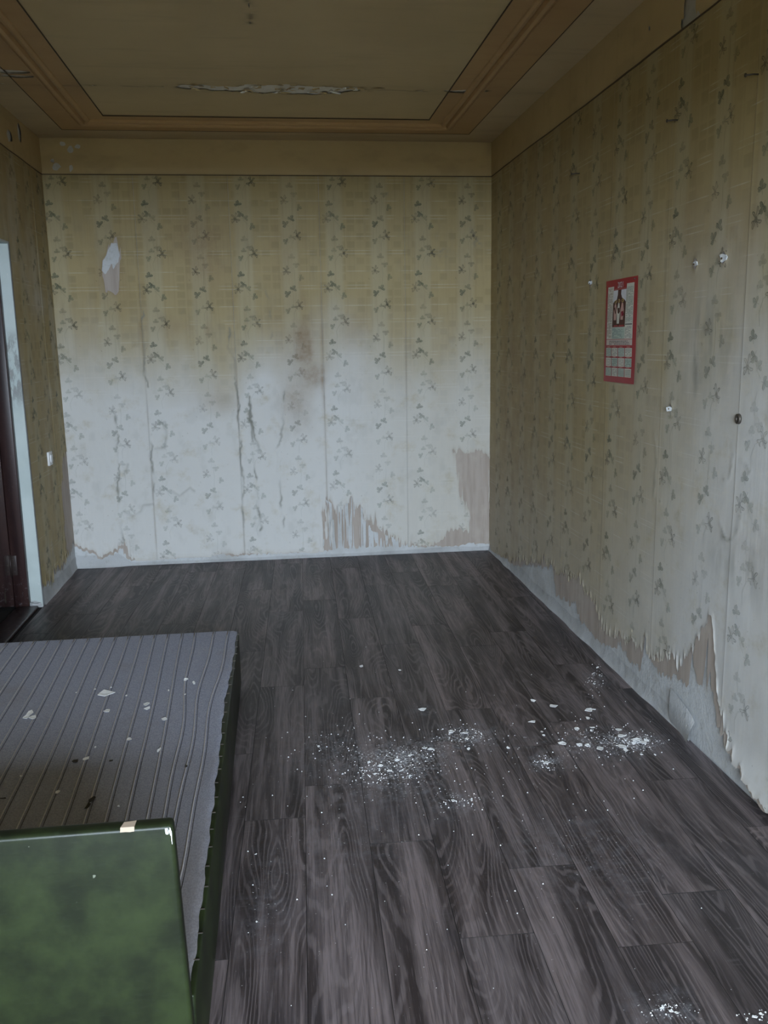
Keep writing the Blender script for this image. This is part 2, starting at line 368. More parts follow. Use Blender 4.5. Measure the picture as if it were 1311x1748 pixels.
MAPS = {
    'back': lambda s, t, d: np.stack([s, YB-d, t], -1),
    'right': lambda s, t, d: np.stack([XR-d, -s, t], -1),
    'left': lambda s, t, d: np.stack([XL+(XLT-XL)*t/H+d, s, t], -1),
    'ceil': lambda s, t, d: np.stack([s, -t, H-d], -1),
}
def put_attrs(me, data):
    for nm, arr in data.items():
        arr = np.asarray(arr, np.float32)
        if arr.ndim == 2:
            a = me.attributes.new(nm, 'FLOAT_VECTOR', 'POINT'); a.data.foreach_set('vector', arr.ravel())
        else:
            a = me.attributes.new(nm, 'FLOAT', 'POINT'); a.data.foreach_set('value', arr)
def sheet(name, wall, s0, s1, t0, t1, step, field, depth, mat, parent, attrs=None):
    """thin sheet on a wall, cut along field(s, t) = 0 (kept where positive)"""
    ns = max(2, int(round((s1-s0)/step))+1); nt = max(2, int(round((t1-t0)/step))+1)
    S, T = np.meshgrid(np.linspace(s0, s1, ns), np.linspace(t0, t1, nt), indexing='ij')
    Fv = field(S, T) if field is not None else np.ones_like(S)
    sv = S.ravel(); tv = T.ravel(); fv = Fv.ravel()
    idx = np.arange(ns*nt).reshape(ns, nt)
    q = np.stack([idx[:-1, :-1], idx[1:, :-1], idx[1:, 1:], idx[:-1, 1:]], -1).reshape(-1, 4)
    pos = fv[q] > 0; cnt = pos.sum(1)
    faces = [tuple(r) for r in q[cnt == 4].tolist()]
    es, et, cache = [], [], {}
    base = ns*nt
    for r in q[(cnt > 0) & (cnt < 4)].tolist():
        pl = []
        for i in range(4):
            a, b = r[i], r[(i+1) % 4]; fa, fb = fv[a], fv[b]
            if fa > 0: pl.append(a)
            if (fa > 0) != (fb > 0):
                key = (min(a, b), max(a, b))
                if key not in cache:
                    w = fa/(fa-fb); cache[key] = base+len(es)
                    es.append(sv[a]+(sv[b]-sv[a])*w); et.append(tv[a]+(tv[b]-tv[a])*w)
                pl.append(cache[key])
        if len(pl) >= 3: faces.append(tuple(pl))
    sv = np.concatenate([sv, es]); tv = np.concatenate([tv, et])
    used = np.zeros(len(sv), bool)
    for f in faces: used[list(f)] = True
    remap = np.cumsum(used)-1
    sv, tv = sv[used], tv[used]; faces = [tuple(int(remap[i]) for i in f) for f in faces]
    if len(sv) == 0: return None
    P = MAPS[wall](sv, tv, depth(sv, tv))
    me = bpy.data.meshes.new(name); me.from_pydata(P.tolist(), [], faces); me.update()
    me.polygons.foreach_set('use_smooth', [True]*len(me.polygons))
    if attrs: put_attrs(me, attrs(sv, tv))
    return obj(name, me, mat, parent)

# ------------------------------------------------------------------ room shell
floor = tag(boxes('floor', [(XL-0.30, XR+0.02, YR-0.02, YB+0.02, -0.15, -0.0095)], MAT['subfloor']), kind='structure')
ceiling = tag(boxes('ceiling', [(XLT-0.25, XR+0.25, YR-0.25, YB+0.25, H, H+0.2)], m_plaster('limewash', (0.80, 0.78, 0.72), (0.68, 0.65, 0.58), 0.5)), kind='structure')
wall_back = tag(boxes('wall_back', [(XLT-0.25, XR+0.25, YB, YB+0.22, -0.15, H)], MAT['plaster']), kind='structure')
wall_right = tag(boxes('wall_right', [(XR, XR+0.22, YR-0.25, YB, -0.15, H)], MAT['plaster']), kind='structure')
DY0, DY1, DZ = 4.28, 5.20, 2.035            # doorway in the left wall
WT = 0.15
def wall_left_mesh():
    V, F = [], []
    for (y0, y1, z0, z1) in [(YR-0.25, DY0, -0.15, H), (DY1, YB, -0.15, H), (DY0, DY1, DZ, H)]:
        b = len(V); box_vf(0, 1, y0, y1, z0, z1, V, F)
        for i in range(b, b+8):
            x, y, z = V[i]; V[i] = (xleft(z) if x == 1 else xleft(z)-WT, y, z)
    return mesh('wall_left', V, F)
wall_left = tag(obj('wall_left', wall_left_mesh(), MAT['plaster']), kind='structure')
wx0, wx1, wz0, wz1 = WIN
wall_rear = tag(boxes('wall_rear', [(XLT-0.25, wx0, YR-0.25, YR, -0.15, H), (wx1, XR, YR-0.25, YR, -0.15, H), (wx0, wx1, YR-0.25, YR, -0.15, wz0), (wx0, wx1, YR-0.25, YR, wz1, H)], MAT['frieze']), kind='structure')
win = tag(boxes('window_1', [(wx0, wx0+0.06, YR-0.16, YR-0.10, wz0, wz1), (wx1-0.06, wx1, YR-0.16, YR-0.10, wz0, wz1), (wx0, wx1, YR-0.16, YR-0.10, wz1-0.06, wz1), (wx0, wx1, YR-0.16, YR-0.10, wz0, wz0+0.06)], MAT['winwhite']), kind='structure')
boxes('window_sill', [(wx0-0.04, wx1+0.04, YR, YR+0.16, wz0-0.04, wz0)], MAT['winwhite'], win, 0.006)
# unseen loggia added to shape the window light: floor, parapet, side walls, roof slab
LD = 1.35
tag(boxes('floor_light_baffle', [(-1.75, 1.85, YR-0.25-LD-0.12, YR-0.25, -0.15, 0.0)], MAT['hall']), kind='structure')
tag(boxes('ceiling_light_baffle', [(-1.75, 1.85, YR-0.25-LD-0.12, YR-0.25, 2.32, 2.47)], MAT['hall']), kind='structure')
tag(boxes('wall_light_baffle', [(-1.75, -1.6, YR-0.25-LD-0.12, YR-0.25, 0.0, 2.32), (1.7, 1.85, YR-0.25-LD-0.12, YR-0.25, 0.0, 2.32), (-1.6, 1.7, YR-0.25-LD-0.12, YR-0.25-LD, 0.0, 1.20)], MAT['hall']), kind='structure')
ground = tag(boxes('ground', [(-60, 60, -90, YR-0.6, -6.2, -6.0)], MAT['ground']), kind='structure')
# hallway behind the doorway
tag(boxes('floor_hall', [(-3.2, XL-0.30, 3.2, 6.3, -0.15, -0.002)], MAT['subfloor']), kind='structure')
tag(boxes('wall_hall', [(-3.4, -3.2, 3.0, 6.5, -0.15, H), (-3.2, XLT-WT-0.02, 6.3, 6.5, -0.15, H), (-3.2, XLT-WT-0.02, 3.0, 3.2, -0.15, H)], MAT['hall']), kind='structure')
tag(boxes('ceiling_hall', [(-3.4, XLT-0.25, 3.0, 6.5, H, H+0.2)], MAT['hall']), kind='structure')

# ------------------------------------------------------------------ floor planks
PA, PX0, PW, PL, PT = 0.02927, -0.03215, 0.190725, 1.115, 0.008
cA, sA = math.cos(PA), math.sin(PA)
def to_room(a, l): return (a*cA + l*sA, -a*sA + l*cA)
JOINT = {-1: 2.602, 0: 3.92, 1: 2.426, 2: 1.971, 3: 2.252, 4: 1.894, 5: 2.087, 6: 2.70, 7: 2.382}
def clip(poly, f):
    out = []
    for i in range(len(poly)):
        p, q = poly[i], poly[(i+1) % len(poly)]; a, b = f(p), f(q)
        if a >= 0: out.append(p)
        if (a >= 0) != (b >= 0):
            w = a/(a-b); out.append((p[0]+(q[0]-p[0])*w, p[1]+(q[1]-p[1])*w))
    return out
def inside_walls(poly_r):
    ok = 0.003
    for f in (lambda p: p[0]-(XL+ok), lambda p: XR-ok-p[0], lambda p: YB-ok-p[1], lambda p: p[1]-(YR+ok)):
        poly_r = clip(poly_r, f)
        if len(poly_r) < 3: return []
    return poly_r
def plank_mesh(poly, gap=0.0004, bev=0.0004):
    n = len(poly); cx = sum(p[0] for p in poly)/n; cy = sum(p[1] for p in poly)/n
    def inset(d):
        res = []
        for i in range(n):
            p0, p1, p2 = poly[i-1], poly[i], poly[(i+1) % n]
            def nrm(a, b):
                ex, ey = b[0]-a[0], b[1]-a[1]; L = math.hypot(ex, ey)+1e-9; return (-ey/L, ex/L)
            n1 = nrm(p0, p1); n2 = nrm(p1, p2); k = 1+n1[0]*n2[0]+n1[1]*n2[1]
            k = max(k, 0.3)
            res.append((p1[0]+(n1[0]+n2[0])*d/k, p1[1]+(n1[1]+n2[1])*d/k))
        return res
    a = inset(gap); b = inset(gap+bev)
    V = [(*p, -PT) for p in a] + [(*p, -bev) for p in a] + [(*p, 0.0) for p in b]
    F = [tuple(range(n-1, -1, -1))] + [tuple(2*n+i for i in range(n))]
    for i in range(n):
        j = (i+1) % n
        F += [(i, j, n+j, n+i), (n+i, n+j, 2*n+j, 2*n+i)]
    me = mesh('plank', V, F); me.materials.append(MAT['planks']); me.materials.append(MAT['subfloor'])
    me.polygons.foreach_set('material_index', [0 if i == 1 else 1 for i in range(len(me.polygons))]); return me
full_me = plank_mesh([(0, 0), (PW, 0), (PW, PL), (0, PL)])
for k in range(-9, 10):
    a0 = PX0 + k*PW
    j0 = JOINT.get(k, rng.uniform(0, PL)); j = j0 - math.ceil((j0-(YR-1.2))/PL)*PL
    while j < YB+1.0:
        lo = [(a0, j), (a0+PW, j), (a0+PW, j+PL), (a0, j+PL)]
        rm = [to_room(*p) for p in lo]; cl = inside_walls(rm)
        ox, oy = to_room(a0, j)
        if len(cl) >= 3:
            area = abs(sum(cl[i-1][0]*cl[i][1]-cl[i][0]*cl[i-1][1] for i in range(len(cl))))/2
            if area > 0.004:
                if len(cl) == 4 and abs(area-PW*PL) < 1e-5: me = full_me
                else:
                    loc = []
                    for p in cl:
                        dx, dy = p[0]-ox, p[1]-oy; q = (dx*cA-dy*sA, dx*sA+dy*cA)
                        if not loc or math.hypot(q[0]-loc[-1][0], q[1]-loc[-1][1]) > 1e-4: loc.append(q)
                    me = plank_mesh(loc)
                o = obj('plank', me, MAT['planks'], floor); o.location = (ox, oy, rng.uniform(-0.0006, 0.0)); o.rotation_euler = (0, 0, -PA)
        j += PL

# ------------------------------------------------------------------ wallpaper damage and painted daylight, wall by wall
STRIP = 0.588; VP = 0.4438
def jag(s, t, seed, amp):            # torn edges drag downwards in vertical streaks
    return amp*((vnoise(s*95, t*7, seed)-0.5)*1.3 + (vnoise(s*260, t*25, seed+3)-0.5)*0.7 + (vnoise(s*22, t*4, seed+5)-0.5)*0.9)
Bk = on_back; Rt = on_right; Lf = on_left
# --- back wall
bp_white = [Bk(*p) for p in [(190, 414), (200, 414), (206, 436), (202, 448), (193, 464), (190, 452), (180, 470), (174, 462), (176, 445), (183, 432)]]
bp_brown = [Bk(*p) for p in [(192, 402), (203, 398), (212, 440), (208, 470), (207, 500), (196, 508), (186, 500), (178, 505), (172, 470), (176, 440)]]
bp_corner = [Bk(*p) for p in [(774, 768), (790, 775), (806, 770), (822, 768), (836, 785), (836, 960), (690, 960), (720, 935), (757, 920), (770, 905), (798, 905), (800, 880), (790, 850), (783, 805)]]
bp_mid = [Bk(*p) for p in [(556, 855), (575, 866), (600, 850), (618, 868), (633, 908), (668, 918), (705, 930), (700, 960), (545, 960), (558, 905)]]
bp_left = [Bk(*p) for p in [(120, 928), (150, 936), (175, 950), (200, 935), (212, 925), (222, 950), (235, 962), (330, 955), (380, 945), (480, 945), (560, 945), (560, 990), (120, 990)]]
def back_paper(s, t):
    j = jag(s, t, 1, 0.030)
    d = np.minimum(poly_sdf(s, t, bp_white)+jag(s, t, 2, 0.006), poly_sdf(s, t, bp_brown)+jag(s, t, 2, 0.018)+0.012)
    d = np.minimum(d, np.minimum(poly_sdf(s, t, bp_corner)+j, poly_sdf(s, t, bp_mid)+jag(s, t, 9, 0.07)))
    d = np.minimum(d, np.minimum(poly_sdf(s, t, bp_left)+jag(s, t, 4, 0.02), t-0.028-0.02*vnoise(s*9, t*0, 6)))
    return d
def back_backing(s, t):
    d = poly_sdf(s, t, bp_white)+jag(s, t, 2, 0.006)+0.002
    lo = t-0.035-0.03*vnoise(s*12, t*0, 8) - 0.02*(vnoise(s*90, t*9, 3)-0.5)
    lo2 = poly_sdf(s, t, bp_left)+jag(s, t, 4, 0.02)+0.02
    stre = np.where((poly_sdf(s, t, bp_mid) < 0.01), 0.09-vnoise(s*150, t*6, 31)*0.17 + (t-0.05)*0.0, 1)
    return np.minimum(np.minimum(d, lo), np.minimum(lo2, stre))
crk_b = [[(455, 492), (462, 528), (464, 560), (468, 566), (462, 578)], [(392, 560), (390, 590), (398, 604), (404, 660), (407, 700)],
         [(424, 676), (427, 712), (436, 745), (445, 768)], [(492, 655), (486, 668), (485, 690), (480, 745), (470, 768)],
         [(424, 690), (433, 755), (436, 800), (438, 850), (446, 905)], [(477, 770), (476, 830), (480, 860), (486, 900)],
         [(199, 700), (201, 770), (203, 850), (205, 895), (211, 930)], [(258, 740), (260, 790), (264, 850)], [(407, 700), (413, 800), (415, 900)], [(243, 520), (247, 640), (253, 660)]]
crk_b = [[Bk(*p) for p in c] for c in crk_b]
loop_b = [[(265, 765), (282, 764), (285, 740), (282, 720), (268, 722)], [(212, 808), (218, 800), (219, 792)], [(212, 872), (228, 880), (241, 872), (245, 862), (262, 860)], [(295, 838), (307, 846), (325, 832), (332, 838)]]
loop_b = [[Bk(*p) for p in c] for c in loop_b]
SEAM_B = [-0.845, -0.251, 0.33, 0.893]
def wob(s, t): return s+0.022*(vnoise(s*14, t*16, 5)-0.5)+0.010*(vnoise(s*50, t*55, 7)-0.5), t+0.01*(vnoise(s*30, t*30, 8)-0.5)
def back_disp(s, t):
    d = 0.004*(fbm(s*2.2, t*1.6, 21)-0.5)
    low = sstep(1.6, 0.6, t)
    d = d + 0.006*low*(fbm(s*9, t*5, 23)-0.5)
    for c in crk_b: d = d + 0.0050*np.exp(-(line_dist(*wob(s, t), c)/0.010)**2)*(0.3+0.7*vnoise(s*12, t*9, 6))
    for c in loop_b: d = d + 0.004*np.exp(-(line_dist(s, t, c)/0.012)**2)
    for m in SEAM_B: d = d + 0.0015*np.exp(-((s-m)/0.006)**2)
    return d
def curl(f, amp, w): return amp*np.exp(-np.clip(f, 0, 1)/w)
def back_attr(s, t):
    st = 0.05*fbm(s*3, t*3, 41)
    for (u, v, ru, rv, a) in [(355, 430, .16, .24, .55), (300, 390, .25, .2, .3), (520, 600, .07, .20, .62), (540, 640, .06, .08, .6), (500, 680, .10, .10, .45), (505, 600, .12, .3, .35), (240, 570, .012, .10, .6), (243, 500, .02, .2, .3),
                              (290, 555, .10, .08, .35), (355, 560, .02, .06, .55), (365, 680, .13, .10, .35), (520, 560, .03, .3, .3), (550, 620, .012, .35, .45), (480, 450, .12, .22, .3), (600, 570, .12, .1, .18), (190, 480, .12, .25, .3), (510, 720, .1, .1, .3), (150, 400, .1, .4, .15)]:
        cs, ct = Bk(u, v); st = st + a*gauss(s, t, cs, ct, ru, rv)
    st = st*(0.55+0.9*fbm(s*8, t*4, 43))
    for m in SEAM_B: st = st + 0.35*np.exp(-((s-m)/0.006)**2)*sstep(0.3, 0.6, vnoise(s*3, t*4, 44))
    edge = fbm(s*3.0, t*1.8, 47)
    bl = 1.05*sstep(1.85, 0.85, t+0.6*(edge-0.5))  # damp bleaching, with window light painted into the lower wall
    for (u, v, ru, rv, a) in [(450, 720, .12, .3, .6), (300, 790, .25, .25, .4), (620, 640, .2, .2, .25)]:
        cs, ct = Bk(u, v); bl = bl + a*gauss(s, t, cs, ct, ru, rv)
    bl = np.clip(bl, 0, 1)*(1-0.25*sstep(0.3, 1.2, s))
    g = 0.10*sstep(0.55, 0.8, fbm(s*14, t*9, 51))
    for c in crk_b: g = g + 0.80*np.exp(-(line_dist(*wob(s, t), c)/0.0060)**2)*sstep(0.2, 0.8, vnoise(s*25, t*15, 53))
    for c in loop_b: g = g + 0.42*np.exp(-(line_dist(s, t, c)/0.007)**2)*(0.3+0.7*vnoise(s*30, t*30, 55))
    for m in SEAM_B: g = g + 0.16*np.exp(-((s-m)/0.004)**2)*vnoise(s*3, t*6, 57)
    for (u, v, ru, rv) in [(660, 328, .012, .025), (806, 402, .02, .05), (815, 415, .03, .03), (755, 432, .03, .03), (705, 393, .015, .015)]:
        cs, ct = Bk(u, v); g = g + 0.5*gauss(s, t, cs, ct, ru, rv)*sstep(.3, .6, vnoise(s*60, t*60, 3))
    f = back_paper(s, t); st = st + 0.35*np.exp(-np.clip(f, 0, 1)/0.012)
    return np.clip(st, 0, .9), bl, np.clip(g, 0, .85)
# --- right wall
r_top = [(838, 942), (862, 962), (878, 966), (895, 966), (915, 963), (936, 970), (944, 962), (950, 1012), (968, 1025), (985, 1034), (992, 1058), (1008, 1078), (1030, 1098), (1048, 1108), (1062, 1100), (1078, 1128),
         (1095, 1140), (1104, 1082), (1110, 1132), (1130, 1150), (1150, 1152), (1166, 1158), (1176, 1182), (1184, 1120), (1192, 1170), (1202, 1165), (1212, 1084), (1214, 1150), (1208, 1185), (1222, 1204), (1228, 1245), (1245, 1275), (1262, 1300), (1290, 1345), (1311, 1372), (1340, 1400)]
r_top = sorted([Rt(*p) for p in r_top]); r_ts = np.array([p[0] for p in r_top]); r_tt = np.array([p[1] for p in r_top])
r_brown = [(838, 940), (870, 955), (900, 958), (930, 960), (960, 985), (984, 985), (1000, 1005), (1020, 1040), (1035, 1072), (1062, 1090), (1085, 1100), (1105, 1120), (1135, 1125), (1165, 1135), (1185, 1110), (1205, 1065), (1216, 1040), (1224, 1100), (1228, 1190), (1245, 1268), (1290, 1340), (1311, 1365), (1340, 1395)]
r_brown = sorted([Rt(*p) for p in r_brown]); r_bs = np.array([p[0] for p in r_brown]); r_bt = np.array([p[1] for p in r_brown])
def right_backing(s, t):
    c = np.interp(s, r_ts, r_tt, left=0.06, right=0.03)
    c = np.maximum(c, 0.012)
    return t - c - jag(s, t, 61, 0.035)*np.clip(c/0.12, 0.2, 1)
def right_paper(s, t):
    c = np.interp(s, r_bs, r_bt, left=0.06, right=0.03)
    c = np.maximum(c, 0.012)
    d = t - c - jag(s, t, 63, 0.05)*np.clip(c/0.12, 0.15, 1)
    d = np.minimum(d, right_backing(s, t)+0.004)
    for (u, v, r) in [(1192, 450, .014), (1240, 440, .016), (1012, 483, .012), (1148, 697, .012)]:
        cs, ct = Rt(u, v); d = np.minimum(d, np.hypot(s-cs, (t-ct))-r+jag(s, t, 71, .01))
    return d
def right_disp(s, t):
    d = 0.005*(fbm(s*1.6, t*1.6, 81)-0.5) + 0.002*(fbm(s*7, t*5, 83)-0.5)
    # the paper hangs loose at the foot of the wall beside the near end
    y = -s; reg = sstep(2.98, 2.84, y)*sstep(1.2, 1.8, y)
    d = d + reg*0.030*sstep(0.16, 0.0, t)
    for c in crk_r: d = d + 0.0012*np.exp(-(line_dist(*wob(s, t), c)/0.012)**2)
    for n in range(-2, 14): d = d + 0.0006*np.exp(-((s-(-3.218-0.09+STRIP*n-STRIP*5))/0.006)**2)
    return d
crk_r = [[(1255, 780), (1248, 815), (1238, 820)], [(1272, 788), (1282, 805), (1278, 812)], [(1236, 916), (1245, 920), (1258, 915), (1268, 895), (1266, 880)], [(1232, 890), (1234, 905), (1240, 918)], [(1118, 740), (1122, 780), (1120, 850), (1128, 855)]]
crk_r = [[Rt(*p) for p in c] for c in crk_r]
def right_attr(s, t):
    st = 0.10*fbm(s*3, t*2, 91)*1.0
    y = -s
    st = st + 0.30*sstep(3.6, 5.6, y)*sstep(0.35, 0.7, fbm(s*2.4, t*1.2, 93)) + 0.16*sstep(2.9, 5.0, y)  # browner towards the far end of the wall
    for (u, v, ru, rv, a) in [(955, 480, .3, .35, .25), (1180, 380, .10, .25, .22), (880, 560, .3, .8, .25), (1290, 930, .2, .12, .2)]:
        cs, ct = Rt(u, v); st = st + a*gauss(s, t, cs, ct, ru, rv)
    g = 0.06*sstep(0.5, 0.8, fbm(s*12, t*6, 95))
    for (u, v, ru, rv, a) in [(1194, 585, .045, .15, .40), (1208, 560, .06, .08, .3), (1190, 640, .03, .1, .32), (1012, 560, .03, .20, .3), (1005, 620, .05, .12, .3), (1230, 590, .12, .16, .25), (1165, 640, .05, .15, .2), (1290, 980, .2, .12, .25), (1240, 960, .15, .08, .25), (1160, 215, .05, .05, .3), (1198, 345, .06, .03, .2)]:
        cs, ct = Rt(u, v); g = g + a*gauss(s+0.05*(fbm(s*12, t*9, 96)-0.5), t, cs, ct, ru, rv)*sstep(0.32, 0.68, fbm(s*30, t*9, 97))
    for c in crk_r: g = g + 0.5*np.exp(-(line_dist(*wob(s, t), c)/0.006)**2)*sstep(0.2, 0.8, vnoise(s*40, t*40, 99))
    bl = 0.60*sstep(4.4, 2.4, y)*sstep(0.30, 0.65, fbm(s*2.2, t*1.1, 101))*sstep(2.1, 1.5, t) + 0.40*sstep(1.1, 0.2, t) + 0.40*sstep(3.5, 2.5, y)*sstep(2.0, 1.1, t)  # window light painted onto the lower, nearer paper, partly as pale blotches
    f = right_paper(s, t); st = st + 0.25*np.exp(-np.clip(f, 0, 1)/0.012)
    return np.clip(st, 0, .85), np.clip(bl, 0, 1), np.clip(g, 0, .8)
# --- left wall
lp_brown = [(5.86, 0.55), (5.93, 0.78), (6.1, 0.80), (6.1, 0.0), (5.9, 0.02), (5.84, 0.30)]
def left_paper(s, t):
    d = t - 0.13 - jag(s, t, 111, 0.08) - 0.05*(vnoise(s*7, t*0, 113)-0.5)
    d = np.minimum(d, poly_sdf(s, t, lp_brown)+jag(s, t, 115, 0.05))
    return d
def left_backing(s, t): return t - 0.115 - 0.10*sstep(5.8, 6.05, s)*vnoise(s*60, t*3, 118) - jag(s, t, 117, 0.05)
def left_disp(s, t):
    return 0.004*(fbm(s*2, t*1.5, 121)-0.5)+0.003*(fbm(s*9, t*3, 123)-0.5)+0.005*np.exp(-((s-5.80-0.01*np.sin(t*3))/0.008)**2)
def left_attr(s, t):
    st = 0.22*fbm(s*4, t*2, 131) + 0.4*gauss(s, t, 5.62, 0.66, .03, .15) + 0.25*sstep(1.0, 2.4, t)*fbm(s*8, t*2, 133)
    bl = 0.25*sstep(0.5, 0.8, fbm(s*5, t*2.5, 135)) + 0.4*gauss(s, t, 5.72, 1.75, .16, .10)
    g = 0.12*sstep(0.5, 0.8, fbm(s*20, t*4, 137)) + 0.30*np.exp(-((s-5.80-0.01*np.sin(t*3))/0.008)**2)
    return np.clip(st, 0, .8), np.clip(bl, 0, 1), np.clip(g, 0, .8)

# ------------------------------------------------------------------ the printed sprigs
class Print:
    def __init__(s): s.p = []; s.i = []; s.h = []; s.f = []
    def poly(s, pts, ink, hue):
        b = len(s.p); s.p += pts; s.i += [ink]*len(pts); s.h += [hue]*len(pts); s.f.append(tuple(range(b, b+len(pts))))
    def ribbon(s, pts, w, ink, hue):
        n = len(pts); L, R_ = [], []
        for i in range(n):
            a = pts[max(i-1, 0)]; b = pts[min(i+1, n-1)]; ex, ey = b[0]-a[0], b[1]-a[1]; l = math.hypot(ex, ey)+1e-9
            ww = w*(0.55+0.45*math.sin(math.pi*(i+0.5)/n))/2
            L.append((pts[i][0]-ey/l*ww, pts[i][1]+ex/l*ww)); R_.append((pts[i][0]+ey/l*ww, pts[i][1]-ex/l*ww))
        b = len(s.p); s.p += R_+L; s.i += [ink]*(2*n); s.h += [hue]*(2*n)
        for i in range(n-1): s.f.append((b+i, b+i+1, b+n+i+1, b+n+i))
def rot(p, a, c): return (c[0]+p[0]*math.cos(a)-p[1]*math.sin(a), c[1]+p[0]*math.sin(a)+p[1]*math.cos(a))
def trefoil(P, c, ang, size, ink, hue):
    for da in (-1.25, 0.0, 1.25):
        out = [(0.0, 0.05), (0.24, 0.40), (0.36, 0.74), (0.22, 1.02), (0.02, 0.88), (-0.14, 0.98), (-0.34, 0.70), (-0.26, 0.38)]
        k = 1.2*size*(1.0 if da == 0 else 0.80)
        P.poly([rot((x*k, y*k), ang+da, c) for x, y in out], ink, hue)
        P.ribbon([rot((0, y*k), ang+da, c) for y in (0.05, 0.4, 0.75)], 0.0024, min(1, ink*1.5), 0.2)
        P.ribbon([rot((x*k, y*k), ang+da, c) for x, y in out[0:5]], 0.0030, min(1, ink*1.7), 0.1)
    P.ribbon([rot((0.0, y*size), ang, c) for y in (0.05, -0.3, -0.65)], 0.0022, ink, 0.7)
def flower(P, c, size, mir, ink):
    for k, (a, ln, wd) in enumerate([(0.10, 1.45, .26), (0.95, 1.10, .20), (1.75, 1.25, .22), (2.75, 1.0, .26), (3.65, 1.2, .24), (4.6, .95, .20), (5.45, 1.2, .20)]):
        a = a*mir; L = ln*size; Wd = wd*size; pts = []
        for q in range(11):
            th = 2*math.pi*q/10; yy = L*(0.5-0.5*math.cos(th)); xx = Wd*math.sin(th)*(0.5+0.7*(yy/L))*0.8
            xx += 0.26*L*math.sin(yy/L*2.6)*mir*(1 if k % 2 else -0.6)
            pts.append(rot((xx, yy), a, c))
        P.poly(pts[:-1], ink*0.26, 0.15)
        P.ribbon(pts[:7] if k % 2 else pts, 0.0034, min(1, ink*1.25), 0.1)
    P.poly([rot((0.34*size*math.cos(q), 0.38*size*math.sin(q)), 0, c) for q in np.linspace(0, 6.28, 9)[:-1]], ink*1.1, 0.0)
    for q in range(5):
        P.ribbon([rot((0, r*size), q*1.3*mir+0.6, c) for r in (0.2, 0.55, 0.8)], 0.0022, ink*0.8, 0.0)
def column(P, s0, z0, tlo, thi, typ):
    n0 = int(math.floor((z0-thi)/VP))-1; n1 = int(math.ceil((z0-tlo)/VP))+1
    for n in range(n0, n1+1):
        z = z0-n*VP
        if typ == 'A':
            flower(P, (s0+0.062, z), 0.027, 1, 0.72)
            trefoil(P, (s0-0.004, z+0.012), 0.2, 0.019, 0.32, 1); trefoil(P, (s0-0.018, z-0.032), 1.2, 0.021, 0.42, 1)
            trefoil(P, (s0-0.028, z-0.142), 0.3, 0.025, 0.62, .55); trefoil(P, (s0-0.012, z-0.190), 2.6, 0.025, 0.62, .55)
            flower(P, (s0-0.052, z-0.226), 0.027, -1, 0.66)
            trefoil(P, (s0+0.012, z-0.226), -0.6, 0.021, 0.36, 1); trefoil(P, (s0+0.046, z-0.272), -1.7, 0.024, 0.46, .9)
            trefoil(P, (s0+0.002, z-0.362), 0.2, 0.024, 0.33, .5); trefoil(P, (s0+0.034, z-0.398), 3.4, 0.023, 0.30, .5)
            P.ribbon([(s0+0.05, z-0.01), (s0+0.02, z-0.02), (s0, z-0.06), (s0+0.006, z-0.105)], 0.0024, 0.34, .7)
            P.ribbon([(s0-0.01, z-0.20), (s0+0.008, z-0.24), (s0+0.03, z-0.262)], 0.0024, 0.3, .8)
            P.ribbon([(s0+0.012, z-0.30), (s0+0.004, z-0.34), (s0+0.012, z-0.385), (s0+0.006, z-0.43)], 0.0022, 0.28, .6)
        else:
            flower(P, (s0+0.048, z), 0.027, 1, 0.72)
            trefoil(P, (s0-0.020, z-0.036), 1.3, 0.022, 0.42, .9); trefoil(P, (s0+0.008, z-0.012), 0.3, 0.016, 0.25, 1)
            trefoil(P, (s0+0.006, z-0.140), 0.1, 0.024, 0.32, .5); trefoil(P, (s0+0.034, z-0.174), 3.3, 0.023, 0.30, .5)
            flower(P, (s0-0.032, z-0.222), 0.024, -1, 0.60)
            trefoil(P, (s0+0.056, z-0.264), -1.6, 0.023, 0.40, .9)
            trefoil(P, (s0+0.008, z-0.342), -0.3, 0.025, 0.55, .6); trefoil(P, (s0-0.020, z-0.374), 1.0, 0.026, 0.60, .5)
            P.ribbon([(s0+0.03, z-0.01), (s0+0.012, z-0.05), (s0+0.014, z-0.095)], 0.0024, 0.34, .7)
            P.ribbon([(s0+0.018, z-0.19), (s0+0.022, z-0.24), (s0+0.016, z-0.32)], 0.0024, 0.38, .8)
            P.ribbon([(s0-0.075, z-0.27), (s0-0.072, z-0.276), (s0-0.07, z-0.28)], 0.004, 0.4, .2)
def print_on(strip, wall, s0, s1, t0, t1, stems, field, depth, attr):
    P = Print()
    for (c, typ, z0) in stems:
        if s0-0.12 < c < s1+0.12: column(P, c, z0, t0, t1, typ)
    if not P.f: return
    pts = np.array(P.p); ink = np.array(P.i); hue = np.array(P.h)
    fld = field(pts[:, 0], pts[:, 1]) if field else np.ones(len(pts))
    okv = (fld > 0.002) & (pts[:, 0] > s0+0.001) & (pts[:, 0] < s1-0.001) & (pts[:, 1] > t0+0.002) & (pts[:, 1] < t1-0.002)
    faces = [f for f in P.f if all(okv[i] for i in f)]
    if not faces: return
    used = sorted({i for f in faces for i in f}); rm = {a: b for b, a in enumerate(used)}
    pts, ink, hue = pts[used], ink[used], hue[used]
    pos = MAPS[wall](pts[:, 0], pts[:, 1], depth(pts[:, 0], pts[:, 1])+0.0009)
    me = bpy.data.meshes.new('printed_pattern'); me.from_pydata(pos.tolist(), [], [tuple(rm[i] for i in f) for f in faces]); me.update()
    st, bl, g = attr(pts[:, 0], pts[:, 1])
    put_attrs(me, dict(ink=ink, hue=hue, stain=st, bleach_daylight=bl, grime=g, wpos=wpos(pts[:, 0], pts[:, 1], stems)))
    return tag(obj('printed_pattern', me, MAT['paper'], strip), kind='stuff')
